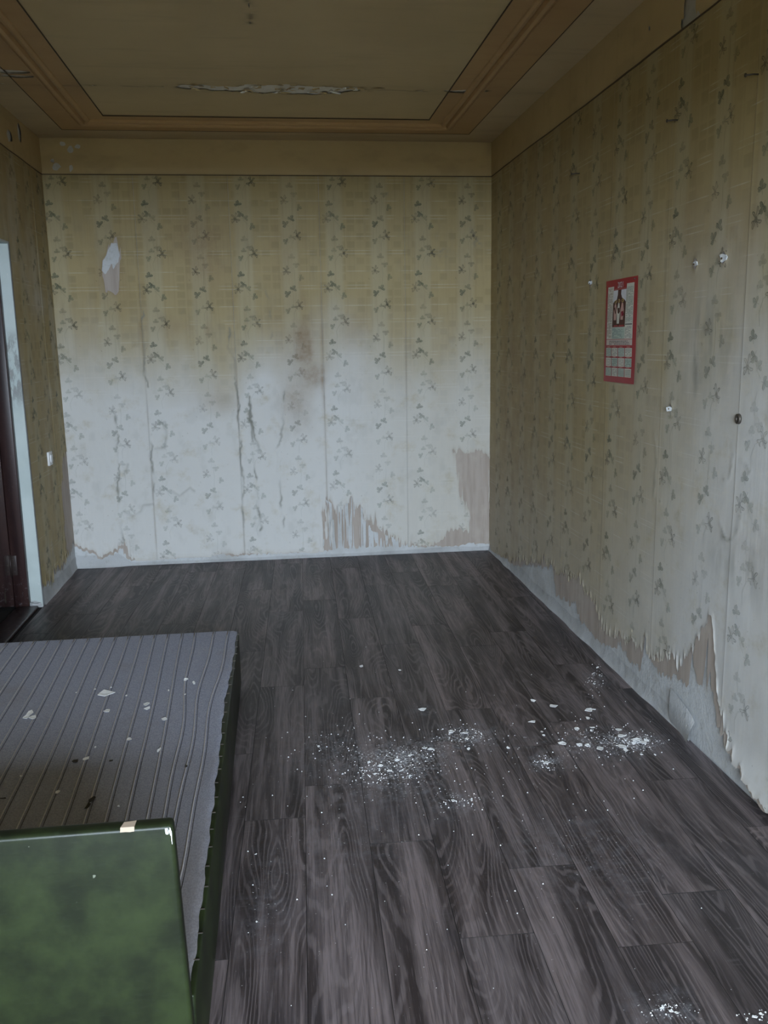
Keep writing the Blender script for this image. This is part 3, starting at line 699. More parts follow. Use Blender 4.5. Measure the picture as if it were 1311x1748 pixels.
def wpos(s, t, stems):
    c0 = stems[0][0]; return np.stack([s, t, (s-c0)+0.147+30*0.294], -1)
def paper_wall(wall, parent, seams, t0, t1, stems, field, backing, disp, attr, step, label, coarse=None):
    for i in range(len(seams)-1):
        s0, s1 = seams[i]+0.0006, seams[i+1]-0.0006
        st = step if coarse is None else coarse((s0+s1)/2)
        off = 0.0032+0.0002*(i % 2)
        dep = lambda s, t, off=off: disp(s, t)*1.0 + off + 0.003 + (curl(field(s, t), 0.0028, 0.010) if field else 0)
        o = sheet('wallpaper_strip', wall, s0, s1, t0, t1, st, field, dep, MAT['paper'], parent,
                  lambda s, t: dict(zip(('stain', 'bleach_daylight', 'grime'), attr(s, t))) | dict(wpos=wpos(s, t, stems), ink=np.zeros(len(s)), hue=np.zeros(len(s))))
        if o is not None and st < 0.02: print_on(o, wall, s0, s1, t0, t1, stems, field, dep, attr)
        if backing is not None and st < 0.02:
            sheet('paper_backing', wall, s0, s1, t0, t1, st, backing, lambda s, t: disp(s, t)+0.0038, MAT['backing'], parent)
stB = [(-0.751+STRIP*n, 'A', 2.057) for n in range(-2, 5)] + [(-0.751+STRIP*n+0.298, 'B', 2.057-0.334) for n in range(-2, 5)]
paper_wall('back', wall_back, [XLT+0.001]+SEAM_B+[XR-0.001], 0.012, RAIL-0.002, stB, back_paper, back_backing, back_disp, back_attr, 0.0065, 'back')
sR = -3.218
stR = [(sR+STRIP*n, 'A', 1.605+VP) for n in range(-6, 8)] + [(sR+STRIP*n+0.296, 'B', 1.723) for n in range(-6, 8)]
seR = [-YB+0.001]+[x for x in [sR-0.09+STRIP*n for n in range(-6, 8)] if -YB+0.1 < x < -YR-0.1]+[-YR-0.001]
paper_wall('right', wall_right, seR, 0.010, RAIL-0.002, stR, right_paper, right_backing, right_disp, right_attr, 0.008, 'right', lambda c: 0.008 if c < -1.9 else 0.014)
stL = [(5.40, 'A', 2.2), (5.40+0.294, 'B', 2.2-0.334), (5.98, 'A', 2.2)]
paper_wall('left', wall_left, [DY1+0.001, 5.80, YB-0.001], 0.012, RAIL-0.002, stL, left_paper, left_backing, left_disp, left_attr, 0.008, 'left')
flat_attr = lambda s, t: (0.2+0*s, 0*s, 0*s)
paper_wall('left', wall_left, [DY0, DY1+0.0], DZ+0.004, RAIL-0.002, [(4.8, 'A', 2.2), (4.4, 'B', 2.1)], None, None, left_disp, left_attr, 0.015, 'left')
paper_wall('left', wall_left, [YR+0.001]+[DY0-STRIP*n for n in range(9, -1, -1)], 0.012, RAIL-0.002, [(5.40-STRIP*n, 'A', 2.2) for n in range(12)]+[(5.694-STRIP*n, 'B', 2.2-0.334) for n in range(12)], None, None, left_disp, left_attr, 0.016, 'left')

# ------------------------------------------------------------------ painted friezes above the paper
def chips(pts, seed, scale=0.01):
    def f(s, t):
        d = np.full(np.shape(s), 1.0)
        for (cs, ct, rs, rt) in pts:
            d = np.minimum(d, (np.hypot((s-cs)/rs, (t-ct)/rt)-1)*min(rs, rt)+1.3*scale*(fbm(s*45, t*45, seed)-0.5)*2)
        return d
    return f
fb = [(*Bk(108, 247), .016, .012), (*Bk(120, 256), .018, .02), (*Bk(133, 251), .016, .014), (*Bk(97, 284), .026, .024), (*Bk(92, 276), .014, .012), (*Bk(122, 288), .007, .01)]
fr = [(*Rt(1182, 8), .05, .16), (*Rt(1195, 40), .015, .04), (*Rt(1170, 45), .01, .04), (*Rt(1113, 48), .008, .008)]
fl = [(*Lf(30, 226), .04, .05), (5.4, 2.62, .05, .03)]
def frieze_attr(s, t): return dict(grime=0.22*np.exp(-np.clip(t-RAIL, 0, 1)/0.006)+0.12*np.exp(-np.clip(H-t, 0, 1)/0.03)+0.12*sstep(0.5, 0.8, fbm(s*6, t*14, 151)))  # darker along the lower edge and just under the ceiling, plus blotches
for nm, wall, parent, s0, s1, pts, stp in [('frieze_back', 'back', wall_back, XLT+0.001, XR-0.001, fb, 0.006), ('frieze_right', 'right', wall_right, -YB+0.001, -YR-0.001, fr, 0.009), ('frieze_left', 'left', wall_left, YR+0.001, YB-0.001, fl, 0.012)]:
    thick = {'back': 0.010, 'right': 0.009, 'left': 0.009}[wall]
    und = (lambda s: 0.006*(vnoise(s*1.7, s*0, 161)-0.5)+0.004*(vnoise(s*9, s*0, 163)-0.5)) if wall != 'back' else (lambda s: 0*s)
    cf = chips(pts, 155)
    fld = lambda s, t, cf=cf, und=und: np.minimum(cf(s, t), t-RAIL-und(s))
    dep = lambda s, t, th=thick: th*(1-0.55*np.exp(-np.clip(t-RAIL, 0, 1)/0.004)) + 0.003*(fbm(s*2, t*3, 165)-0.5)
    sheet('painted_frieze', wall, s0, s1, RAIL-0.012, H-0.001, stp, fld, dep, MAT['frieze'], parent, frieze_attr)
    # dark strip painting the rail's shadow gap along the frieze's lower edge
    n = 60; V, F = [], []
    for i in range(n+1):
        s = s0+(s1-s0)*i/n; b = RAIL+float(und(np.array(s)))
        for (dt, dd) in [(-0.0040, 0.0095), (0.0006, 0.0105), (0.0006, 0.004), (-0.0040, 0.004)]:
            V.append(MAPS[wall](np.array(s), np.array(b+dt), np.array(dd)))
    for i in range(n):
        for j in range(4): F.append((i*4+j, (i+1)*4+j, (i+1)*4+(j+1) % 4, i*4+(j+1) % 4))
    obj('rail_shadow_line', mesh('rail_shadow_line', V, F), MAT['line'], parent)

# ------------------------------------------------------------------ ceiling: distemper field, ochre border, plaster moulding
CI = dict(x0=-0.905, x1=0.962, y1=5.50, y0=-0.62)
CO = dict(x0=-1.205, x1=1.276, y1=5.845, y0=-0.97)
joint = [on_z(u, v, H) for u, v in [(250, 148), (300, 150), (330, 147), (380, 152), (450, 150), (560, 148), (610, 151), (700, 155), (800, 153), (830, 154)]]
CKY = float(np.mean([p[1] for p in joint]))
def ceil_field(s, t):
    y = -t
    env = 0.092*np.exp(-((s-0.16)/0.33)**4) + 0.055*np.exp(-((s+0.33)/0.16)**4) - 0.016
    d1 = np.abs(y-CKY-0.02*(vnoise(s*6, y*0, 171)-0.5)) - env - 0.11*(fbm(s*13, y*20, 173)-0.5)
    xk, yk, _ = on_z(426, 18, H)
    d2 = line_dist(s, y, [(xk, yk+0.12), (xk+0.005, yk), (xk-0.006, yk-0.14)]) - 0.004*fbm(s*60, y*60, 175)
    dd = np.minimum(d1, d2)
    for (u, v, r) in [(805, 153, .055), (780, 154, .05), (12, 120, .07), (30, 128, .05)]:
        P = on_z(u, v, H); dd = np.minimum(dd, np.hypot((s-P[0])/1.6, (y-P[1])*2.4)-r-0.03*(fbm(s*30, y*30, 177)-0.5))
    return dd
def ceil_attr(s, t):
    y = -t; f = ceil_field(s, t)
    g = 0.75*np.exp(-np.clip(f, 0, 1)/0.010)*sstep(0.45, 0.6, fbm(s*25, y*30, 181)) + 0.5*np.exp(-((y-CKY-0.008*np.sin(s*9))/0.006)**2)*sstep(0.5, 0.7, vnoise(s*9, y*0, 183))
    g = g + 0.10*np.exp(-((y-CKY)/0.12)**2)
    return dict(grime=np.clip(g, 0, .85))
def ring_sheets(name, a, b, mat, depth, st=0.01):
    pcs = [(b['x0'], a['x0'], b['y0'], b['y1']), (a['x1'], b['x1'], b['y0'], b['y1']), (a['x0'], a['x1'], a['y1'], b['y1']), (a['x0'], a['x1'], b['y0'], a['y0'])]
    for (x0, x1, y0, y1) in pcs:
        sheet(name, 'ceil', x0, x1, -y1, -y0, st, ceil_field, lambda s, t: depth+0.0*s, mat, ceiling, ceil_attr)
sheet('ceiling_field_paint', 'ceil', CI['x0'], CI['x1'], -CI['y1'], -2.5, 0.0075, ceil_field,
      lambda s, t: 0.003+0.004*(fbm(s*1.5, t*1.5, 191)-0.5)+0.004*np.exp(-np.clip(ceil_field(s, t), 0, 1)/0.012)*fbm(s*18, t*25, 193), MAT['ceil'], ceiling, ceil_attr)
sheet('ceiling_field_paint', 'ceil', CI['x0'], CI['x1'], -2.5, -CI['y0'], 0.1, None, lambda s, t: 0.003+0*s, MAT['ceil'], ceiling)
ring_sheets('ceiling_border', CI, CO, MAT['band'], 0.007)
ring_sheets('ceiling_margin', CO, dict(x0=XLT+0.001, x1=XR-0.001, y0=YR+0.001, y1=YB-0.001), MAT['margin'], 0.004)
def ring_profile(name, r0, prof, mat):        # mitred frame: prof = list of (outward offset, drop)
    V, F = [], []; cs = [(-1, -1), (1, -1), (1, 1), (-1, 1)]; n = len(prof)
    for (sx, sy) in cs:
        for (o, d) in prof:
            x = r0['x0']-o if sx < 0 else r0['x1']+o; y = r0['y0']-o if sy < 0 else r0['y1']+o
            V.append((x, y, H-d))
    for i in range(4):
        j = (i+1) % 4
        for k in range(n-1): F.append((i*n+k, j*n+k, j*n+k+1, i*n+k+1))
    me = mesh(name, V, F); o = obj(name, me, mat, ceiling); return o
ring_profile('ceiling_moulding', CI, [(0.085, 0.007), (0.088, 0.014), (0.098, 0.022), (0.108, 0.022), (0.114, 0.010), (0.122, 0.010), (0.128, 0.028), (0.142, 0.033), (0.154, 0.028), (0.158, 0.012), (0.166, 0.012), (0.170, 0.017), (0.178, 0.017), (0.182, 0.007)], MAT['band'])
for r0, o in ((CI, -0.003), (CO, -0.003)):
    ring_profile('border_line', r0, [(o, 0.0035), (o, 0.0088), (o+0.0036, 0.0088), (o+0.0036, 0.0035)], MAT['line'])
# curled flakes hanging along the slab joint
def flake_verts(w, d, th, seed, lift=0.0):
    r = random.Random(seed); n = r.randint(5, 8); V, F = [], []; lo, hi = [], []
    ph = r.random()*6.28
    for i in range(n):
        a = 2*math.pi*i/n+r.uniform(-.25, .25); k = r.uniform(0.58, 1.2)
        x = w/2*k*math.cos(a); y = d/2*k*math.sin(a)
        z = lift*((math.cos(ph)*x/w+math.sin(ph)*y/d)+0.5)*0.6+lift*0.6*abs(math.sin(a*1.5+ph))
        lo.append((x, y, z)); hi.append((x*0.97, y*0.97, z+th))
    V = lo+hi+[(0, 0, th+lift*0.30)]+[(0, 0, lift*0.30)]
    for i in range(n):
        j = (i+1) % n
        F += [(i, j, n+j, n+i), (n+i, n+j, 2*n), (j, i, 2*n+1)]
    return V, F
for i in range(34):
    x = rng.choice([rng.gauss(0.16, 0.22), rng.gauss(-0.33, 0.1), rng.gauss(0.2, 0.2)]); y = CKY+rng.choice([-1, 1])*rng.uniform(0.015, 0.05)
    w = rng.uniform(0.025, 0.075); V, F = flake_verts(w, w*rng.uniform(.3, .55), 0.0012, 900+i, rng.uniform(0.004, 0.014))
    o = obj('hanging_paint_flake', mesh('hanging_paint_flake', V, F), MAT['ceil'] if i % 3 else MAT['flake'], ceiling)
    o.location = (x, y, H-0.004); o.rotation_euler = (math.pi+rng.uniform(-.25, .25), rng.uniform(-.2, .2), rng.uniform(-.5, .5))

# ------------------------------------------------------------------ rough plaster skirting fillets
def skirting(name, wall, s0, s1, hgt, dep, seed, gaps=None):
    n = int((s1-s0)/0.02)+1; m = 7
    S = np.linspace(s0, s1, n); V = []; F = []
    for i, s in enumerate(S):
        hh = hgt*(0.7+0.6*fbm(np.array(s*5.0), np.array(0.0), seed)); dd = dep*(0.7+0.6*vnoise(np.array(s*8.0), np.array(2.0), seed+1))
        if gaps: 
            k = gaps(s); hh *= k; dd = dd*k
        for j in range(m):
            q = j/(m-1); t = hh*(1-q)**1.4+0.0005; d = 0.0015+dd*q**1.6 + (0.004*(float(vnoise(np.array(s*60.0), np.array(q*6.0), seed+2))-0.5) if 0 < j < m-1 else 0)
            V.append(MAPS[wall](np.array(s), np.array(float(t)), np.array(float(max(d, 0.001)))))
    for i in range(n-1):
        for j in range(m-1): F.append((i*m+j, i*m+j+1, (i+1)*m+j+1, (i+1)*m+j))
    o = obj(name, mesh(name, V, F, True), MAT['skirt']); tag(o, kind='structure')
    return o
skirting('baseboard_left', 'left', DY1+0.003, YB-0.002, 0.085, 0.012, 201)
skirting('baseboard_back', 'back', XL+0.002, XR-0.002, 0.045, 0.014, 203, lambda s: 0.45+1.4*float(sstep(-1.0, -1.12, np.array(s)))+0.3*float(sstep(0.8, 1.1, np.array(s))))
skirting('baseboard_right', 'right', -YB+0.002, -2.93, 0.065, 0.014, 205)

# loose curl of paper by the foot of the right wall
P0 = on_z(1185, 1284); P1 = on_right(1172, 1218); flp_s = [-3.10, -3.02, -2.955, -2.915, -2.895]
V, F = [], []
for i, s in enumerate(flp_s):
    k = i/(len(flp_s)-1)
    for j in range(6):
        q = j/5; t = 0.012+(0.13-0.05*k)*(1-q); d = 0.012+0.034*k*q+0.018*q*(1-q)
        V.append(MAPS['right'](np.array(s+0.012*q*k), np.array(t), np.array(d)))
for i in range(len(flp_s)-1):
    for j in range(5): F.append((i*6+j, i*6+j+1, (i+1)*6+j+1, (i+1)*6+j))
fl_o = obj('loose_paper_flap', mesh('loose_paper_flap', V, F, True), MAT['skirt'], wall_right); fl_o['label'] = 'curled grey flap of loose paper at the foot of the wall'

# ------------------------------------------------------------------ doorway: painted reveal, dark frame, door standing open
# far reveal face (faces the window), and the lintel
rv = 0.066
door = tag(empty('door_1', (XL-0.1, DY1, 0)), kind='structure')
def ch(o, p):
    o.parent = p; o.matrix_parent_inverse = p.matrix_basis.inverted(); return o
def door_piece(name, bl, mat, bevel=0.003):
    return ch(boxes(name, bl, mat, None, bevel), door)
def sheared(name, x0, x1, y0, y1, z0, z1, mat, parent):   # follows the leaning wall face
    V, F = [], []; box_vf(x0, x1, y0, y1, z0, z1, V, F)
    V = [(x+(XLT-XL)*z/H, y, z) for x, y, z in V]
    me = mesh(name, V, F); o = obj(name, me, mat); return ch(o, parent)
sheared('reveal', XL-rv, XL-0.0005, DY1-0.006, DY1, 0.0, DZ, MAT['reveal'], door)
sheared('lintel_reveal', XL-WT, XL-0.0005, DY0, DY1-0.006, DZ-0.006, DZ, MAT['reveal'], door)
JX1 = XL-rv; JX0 = JX1-0.078
frame = door_piece('door_frame', [(JX0, JX1, DY1-0.045, DY1-0.0065, -0.001, DZ-0.007), (JX0, JX1, DY0+0.001, DY0+0.04, -0.001, DZ-0.007), (JX0, JX1, DY0+0.04, DY1-0.045, DZ-0.047, DZ-0.007)], MAT['door'], 0.004)
LX1 = JX0-0.004; LX0 = LX1-0.80
leaf = door_piece('door_leaf', [(LX0, LX1, DY1-0.040, DY1-0.004, 0.012, DZ-0.05)], MAT['door'], 0.004)
for (za, zb) in [(0.16, 0.80), (0.92, 1.90)]:
    ch(boxes('door_panel', [(LX0+0.12, LX1-0.12, DY1-0.046, DY1-0.040, za, zb)], MAT['door'], None, 0.004), leaf)
zb = 0.13
for hz in (0.20, 1.75):
    hn = door_piece('hinge', [(LX1-0.032, LX1-0.002, DY1-0.0435, DY1-0.0402, hz, hz+0.115), (JX0+0.002, JX0+0.032, DY1-0.0480, DY1-0.0452, hz, hz+0.115)], MAT['brownmetal'], 0.0008)
    V, F = tube([(JX0-0.002, DY1-0.049, hz-0.006), (JX0-0.002, DY1-0.049, hz+0.121)], 0.006, 8)
    ch(obj('hinge_pin', mesh('hinge_pin', V, F, True), MAT['brownmetal']), hn)
    for (sx, yy) in ((LX1-0.017, DY1-0.0445), (JX0+0.018, DY1-0.049)):
        for dz in (0.022, 0.058, 0.094):
            V, F = tube([(sx, yy+0.002, hz+dz), (sx, yy-0.0006, hz+dz)], 0.0036, 8)
            ch(obj('screw', mesh('screw', V, F), MAT['metal']), hn)
door_piece('threshold', [(XL-0.135, XL-0.014, DY0+0.002, DY1-0.05, -0.006, 0.016)], MAT['door'], 0.006)
V, F = tube([(LX1-0.045, DY1-0.0405, 0.035), (LX1-0.045, DY1-0.052, 0.045), (LX1-0.043, DY1-0.052, 0.10), (LX1-0.043, DY1-0.0405, 0.11)], 0.004, 6)
door_handle = ch(obj('door_bolt', mesh('door_bolt', V, F), MAT['metal']), door)
# crumbled plaster at the foot of the reveal
V, F = flake_verts(0.06, 0.03, 0.02, 77, 0.012); o = ch(obj('plaster_lump', mesh('plaster_lump', V, F), MAT['skirt']), door); o.location = o.parent.matrix_basis.inverted() @ Vector((XL-0.036, DY1-0.024, 0.0))
o.matrix_parent_inverse = Matrix()

# ------------------------------------------------------------------ light switch
sy, sz = 5.605, 0.812
sw = tag(empty('light_switch', (xleft(sz)+0.004, sy, sz-0.042)), 'small white square light switch on papered wall beside the doorway', 'light switch')
def loc_boxes(name, bl, mat, parent, bevel=0.0, seg=2):
    o = boxes(name, bl, mat, parent, bevel, seg); return o
loc_boxes('cover_plate', [(0.003, 0.016, -0.042, 0.042, 0.0, 0.084)], MAT['white'], sw, 0.003)
loc_boxes('rocker', [(0.015, 0.023, -0.022, 0.022, 0.018, 0.066)], MAT['white'], sw, 0.003)

# ------------------------------------------------------------------ nails, wall plug and chipped holes on the right wall
for (u, v), lab in [((1160, 205), 'old bent nail in the papered wall, the middle one of three in a row'), ((992, 296), 'old nail in the papered wall, the one closest to the far corner'), ((1298, 127), 'old nail in the papered wall, the one furthest from the far corner')]:
    s, t = Rt(u, v); ln = 0.042
    n = tag(empty('nail', (XR-0.004, -s, t)), lab, 'nail', 'nails along the upper part of the right wall')
    V, F = tube([(0.004, 0, 0), (-0.02, 0, 0.000), (-ln, 0, -0.003)], 0.0026, 6); obj('shank', mesh('shank', V, F, True), MAT['metal'], n)
    V, F = tube([(-ln, 0, -0.003), (-ln-0.003, 0, -0.0032)], 0.006, 8); obj('head', mesh('head', V, F), MAT['metal'], n)
s, t = Rt(1265, 715)
wp = tag(empty('wall_plug', (XR-0.006, -s, t)), 'dark ring shaped wall plug sunk in the papered wall', 'wall plug')
V, F = [], []
for i in range(14):
    a = 2*math.pi*i/14; c, q = math.cos(a), math.sin(a)
    for (r, d) in [(0.008, 0.004), (0.015, 0.0), (0.014, -0.008), (0.008, -0.008)]: V.append((d, r*c, r*q*1.15))
for i in range(14):
    for j in range(4): F.append((i*4+j, ((i+1) % 14)*4+j, ((i+1) % 14)*4+(j+1) % 4, i*4+(j+1) % 4))
obj('ring', mesh('ring', V, F, True), MAT['metal'], wp)
for k, (u, v, r) in enumerate([(1192, 450, .014), (1240, 440, .017), (1012, 483, .014), (1148, 697, .014)]):
    s, t = Rt(u, v)
    V, F = flake_verts(r*1.7, r*2.5, 0.003, 300+k, 0.004)
    o = obj('plaster_chip', mesh('plaster_chip', V, F), MAT['plaster'], wall_right); o.location = (XR-0.008, -s, t); o.rotation_euler = (0, -math.pi/2, 0.2*k)
    V, F = tube([(0, 0, 0), (-0.003, 0, 0)], 0.0038, 9)
    o = obj('plug_hole', mesh('plug_hole', V, F), MAT['line'], wall_right); o.location = (XR-0.0135, -s+0.003, t-0.002)

# ------------------------------------------------------------------ wall calendar
cs0, cs1, ct0, ct1 = -3.915, -3.564, 1.285, 1.722
CWd, CHt = cs1-cs0, ct1-ct0
cal = tag(empty('wall_calendar', (XR-0.011, -(cs0+cs1)/2, ct0)), 'red bordered paper wall calendar hanging on the papered wall', 'calendar')
RED = m_flat('calendar_red', (0.31, 0.012, 0.020), 0.4); CREAM = m_flat('calendar_cream', (0.56, 0.54, 0.46), 0.5); INK = m_flat('calendar_ink', (0.10, 0.10, 0.09)); BROWN = m_flat('calendar_brown', (0.085, 0.032, 0.022)); PINK = m_flat('calendar_pink', (0.50, 0.30, 0.25)); GOLD = m_flat('calendar_gold', (0.50, 0.36, 0.12)); REDD = m_flat('calendar_crimson', (0.22, 0.012, 0.03)); WHT = m_flat('calendar_white', (0.60, 0.60, 0.62)); GREEN = m_flat('calendar_mint', (0.40, 0.47, 0.40))
def cl(fx, fv, d=0.0):       # fractions of the sheet: fx to the viewer's right, fv down -> local coordinates of the calendar
    bow = 0.006*math.sin(math.pi*fv)*math.sin(math.pi*fx) + 0.010*max(0, fv-0.75)*max(0, fx)
    return (-d-bow, -(fx-0.5)*CWd, (1-fv)*CHt)
def cal_grid(name, x0, x1, v0, v1, d, mat, nx=2, nv=3, parent=None):
    V = [cl(x0+(x1-x0)*i/nx, v0+(v1-v0)*j/nv, d) for i in range(nx+1) for j in range(nv+1)]
    F = [(i*(nv+1)+j, i*(nv+1)+j+1, (i+1)*(nv+1)+j+1, (i+1)*(nv+1)+j) for i in range(nx) for j in range(nv)]
    return obj(name, mesh(name, V, F, True), mat, parent or cal)
def cal_bars(name, bars, d, mat, parent=None):
    V, F = [], []
    for (x0, x1, v0, v1) in bars:
        b = len(V); V += [cl(x0, v0, d), cl(x0, v1, d), cl(x1, v1, d), cl(x1, v0, d)]; F.append((b, b+1, b+2, b+3))
    return obj(name, mesh(name, V, F), mat, parent or cal)
sh = cal_grid('sheet', 0, 1, 0, 1, 0.0, RED, 8, 12)
r2 = random.Random(5)
def lines(x0, x1, v0, v1, n, gapc=0.25):
    out = []
    for i in range(n):
        v = v0+(v1-v0)*(i+0.3)/n; x = x0
        while x < x1-0.01:
            w = r2.uniform(0.02, 0.07); e = min(x+w, x1)
            if r2.random() > gapc: out.append((x, e, v, v+(v1-v0)/n*0.42))
            x = e+0.010
    return out
D1, D2, D3 = 0.0006, 0.0012, 0.0018
lp = cal_grid('text_panel', 0.075, 0.275, 0.065, 0.575, D1, CREAM, 2, 6); cal_bars('printed_text', lines(0.09, 0.255, 0.08, 0.56, 44), D2, m_flat('ink_brown', (0.24, 0.16, 0.12)))
rp = cal_grid('text_panel', 0.685, 0.905, 0.055, 0.575, D1, CREAM, 2, 6); cal_bars('printed_text', lines(0.70, 0.89, 0.085, 0.42, 34, .12), D2, m_flat('ink_green', (0.15, 0.20, 0.16)))
cal_bars('printed_text', lines(0.70, 0.88, 0.455, 0.565, 9), D2, m_flat('ink_grey', (0.22, 0.24, 0.22))); cal_bars('panel_rule', [(0.70, 0.89, 0.432, 0.442)], D2, INK)
mp = cal_grid('text_panel', 0.275, 0.685, 0.46, 0.575, D1, GREEN, 2, 2); cal_bars('printed_text', lines(0.29, 0.66, 0.47, 0.565, 9, .4), D2, m_flat('ink_slate', (0.2, 0.24, 0.24)))
bp = cal_grid('text_panel', 0.075, 0.905, 0.580, 0.635, D1, m_flat('calendar_blush', (0.55, 0.45, 0.40)), 3, 1); cal_bars('printed_text', lines(0.18, 0.84, 0.588, 0.632, 3, .1), D2, INK)
# header year
def text_mesh(txt, size, name):
    c = bpy.data.curves.new(name, 'FONT'); c.body = txt; c.size = size; c.align_x = 'CENTER'; c.align_y = 'CENTER'; c.resolution_u = 2
    o = bpy.data.objects.new(name, c); COL.objects.link(o); dg = bpy.context.evaluated_depsgraph_get()
    me = bpy.data.meshes.new_from_object(o.evaluated_get(dg)); bpy.data.objects.remove(o); me.name = name; return me
o = obj('printed_year', text_mesh('2021', 0.034, 'printed_year'), WHT, cal); p = cl(0.50, 0.060, 0.0022); o.location = p; o.rotation_euler = (math.pi/2, 0, -math.pi/2)
cal_bars('year_rule', [(0.30, 0.68, 0.094, 0.097)], D2, PINK)
# picture: robed figures under an arch, drawn as plain flat shapes
pic = cal_grid('picture', 0.275, 0.685, 0.105, 0.455, D1, BROWN, 2, 3)
def cal_poly(name, pts, d, mat):
    V = [cl(0.275+0.41*x, 0.105+0.35*y, d) for x, y in pts]
    return obj(name, mesh(name, V, [tuple(range(len(V)))[::-1]]), mat, pic)
cal_poly('sky_corner', [(0, 0), (.36, 0), (.36, .12), (.30, .26), (.10, .30), (0, .36)], D2, WHT); cal_poly('sky_corner', [(1, 0), (.62, 0), (.62, .12), (.70, .22), (.90, .28), (1, .34)], D2, WHT)
for (cx, cy, h, m) in [(.22, .32, .5, PINK), (.48, .30, .62, CREAM), (.76, .30, .52, PINK)]:
    cal_poly('robe', [(cx-.05, cy+.06), (cx+.05, cy+.06), (cx+.13, cy+h*.5), (cx+.09, cy+h), (cx-.09, cy+h), (cx-.13, cy+h*.5)], D2, m)
    cal_poly('halo', [(cx+.085*math.cos(a), cy+.05*math.sin(a)) for a in np.linspace(0, 6.28, 11)[:-1]], D2, GOLD)
    cal_poly('face', [(cx+.045*math.cos(a), cy+.035*math.sin(a)) for a in np.linspace(0, 6.28, 9)[:-1]], D3, BROWN)
cal_poly('mantle', [(.42, .50), (.56, .48), (.60, .60), (.52, .66), (.44, .62)], D3, BROWN); cal_poly('mantle', [(.12, .5), (.2, .45), (.3, .62), (.24, .66)], D3, BROWN); cal_poly('mantle', [(.70, .6), (.86, .58), (.9, .7), (.74, .74)], D3, REDD)
cal_bars('picture_caption', [(0.34, 0.66, 0.442, 0.452)], D2, RED)
MN = ['JAN', 'FEB', 'MAR', 'APR', 'MAY', 'JUN', 'JUL', 'AUG', 'SEP', 'OCT', 'NOV', 'DEC']
for r in range(3):
    for c in range(4):
        x0 = 0.070+c*0.213; v0 = 0.662+r*0.098
        mpn = cal_grid('month_panel', x0, x0+0.195, v0, v0+0.082, D1, CREAM if (r+c) % 2 else GREEN, 2, 2)
        V = []; bars = []
        for wk in range(5):
            for dy in range(7):
                if r2.random() < .85: bars.append((x0+0.015+dy*0.025, x0+0.030+dy*0.025, v0+0.012+wk*0.0135, v0+0.018+wk*0.0135))
        cal_bars('printed_dates', bars, D2, INK if c % 2 else m_flat('ink_dates', (0.25, 0.2, 0.2)), mpn)
        cal_bars('month_heading', [(x0+0.05, x0+0.145, v0-0.0125, v0-0.0065)], D2, PINK, mpn)
V, F = tube([(0.006, 0, 0), (-0.008, 0, 0)], 0.002, 6)
tk = obj('tack', mesh('tack', V, F), MAT['metal'], cal); tk.location = cl(0.93, 0.025); 

# ------------------------------------------------------------------ sofa bed
BZ, BX1, BX0, BY0, BY1 = 0.25, -0.196, -1.27, 1.537, 3.752
bed = tag(empty('sofa_bed', ((BX0+BX1)/2, (BY0+BY1)/2, 0)), 'low unfolded sofa bed base with grey striped ticking and green painted end panel', 'sofa bed')
bo = Vector(bed.location)
def bb(name, b, mat, bevel=0.004, parent=None):
    o = boxes(name, [b], mat, None, bevel); return ch(o, parent or bed)
bb('side_board', (BX1-0.024, BX1, BY0, BY1, 0.012, BZ), MAT['green']); bb('side_board', (BX0, BX0+0.024, BY0, BY1, 0.012, BZ), MAT['green'])
bb('end_board', (BX0+0.0245, BX1-0.0245, BY1-0.024, BY1-0.0005, 0.012, BZ-0.001), MAT['green']); bb('end_board', (BX0+0.0245, BX1-0.0245, BY0+0.0005, BY0+0.024, 0.012, BZ-0.001), MAT['green'])
for (x, y) in ((BX0+0.05, BY0+0.05), (BX1-0.05, BY0+0.05), (BX0+0.05, BY1-0.05), (BX1-0.05, BY1-0.05)):
    V, F = tube([(x, y, 0.0005), (x, y, 0.03)], [0.018, 0.024], 10); ch(obj('foot', mesh('foot', V, F, True), MAT['door']), bed)
bb('slat_deck', (BX0+0.0245, BX1-0.0245, BY0+0.0245, BY1-0.0245, BZ-0.05, BZ-0.004), MAT['subfloor'], 0.0)
# stretched ticking with a wavy hand-stapled edge
fe = [(403, 1084), (400, 1110), (393, 1150), (384, 1190), (379, 1230), (374, 1290), (368, 1330), (364, 1370), (357, 1420), (352, 1470), (347, 1510), (341, 1560), (335, 1610), (329, 1645), (323.5, 1684)]
few = [on_z(u, v, BZ+0.004) for u, v in fe]
ey = np.array([p[1] for p in few])[::-1]; ex = np.array([p[0] for p in few])[::-1]
def edge_x(y): return np.minimum(np.interp(y, ey, ex), BX1-0.004) + 0.0018*np.sin(y*31)+0.0012*np.sin(y*73)
nx, ny = 70, 110
fy = np.linspace(BY0+0.02, BY1-0.006, ny)
FX0 = BX0+0.012
def cloth_z(x, y, ux):
    sag = -0.004*np.sin(np.pi*np.clip((x-BX0)/(BX1-BX0), 0, 1))*np.sin(np.pi*np.clip((y-BY0)/(BY1-BY0), 0, 1))
    edge_w = np.exp(-(1-ux)/0.06)
    return BZ+0.0070+sag+0.006*(fbm(x*9, y*2.5, 401)-0.5)*(0.25+edge_w)+0.003*(fbm(x*30, y*4, 403)-0.5)*(0.3+edge_w) - 0.0035*(ux > 0.995)
V, F = [], []
for iy in range(ny):
    xe = float(edge_x(fy[iy]))
    for ix in range(nx):
        ux = ix/(nx-1); x = FX0+(xe-FX0)*ux
        V.append((x, fy[iy], float(cloth_z(np.array(x), np.array(fy[iy]), ux))))
for iy in range(ny-1):
    for ix in range(nx-1):
        a = iy*nx+ix; F.append((a, a+1, a+nx+1, a+nx))
nb = len(V)
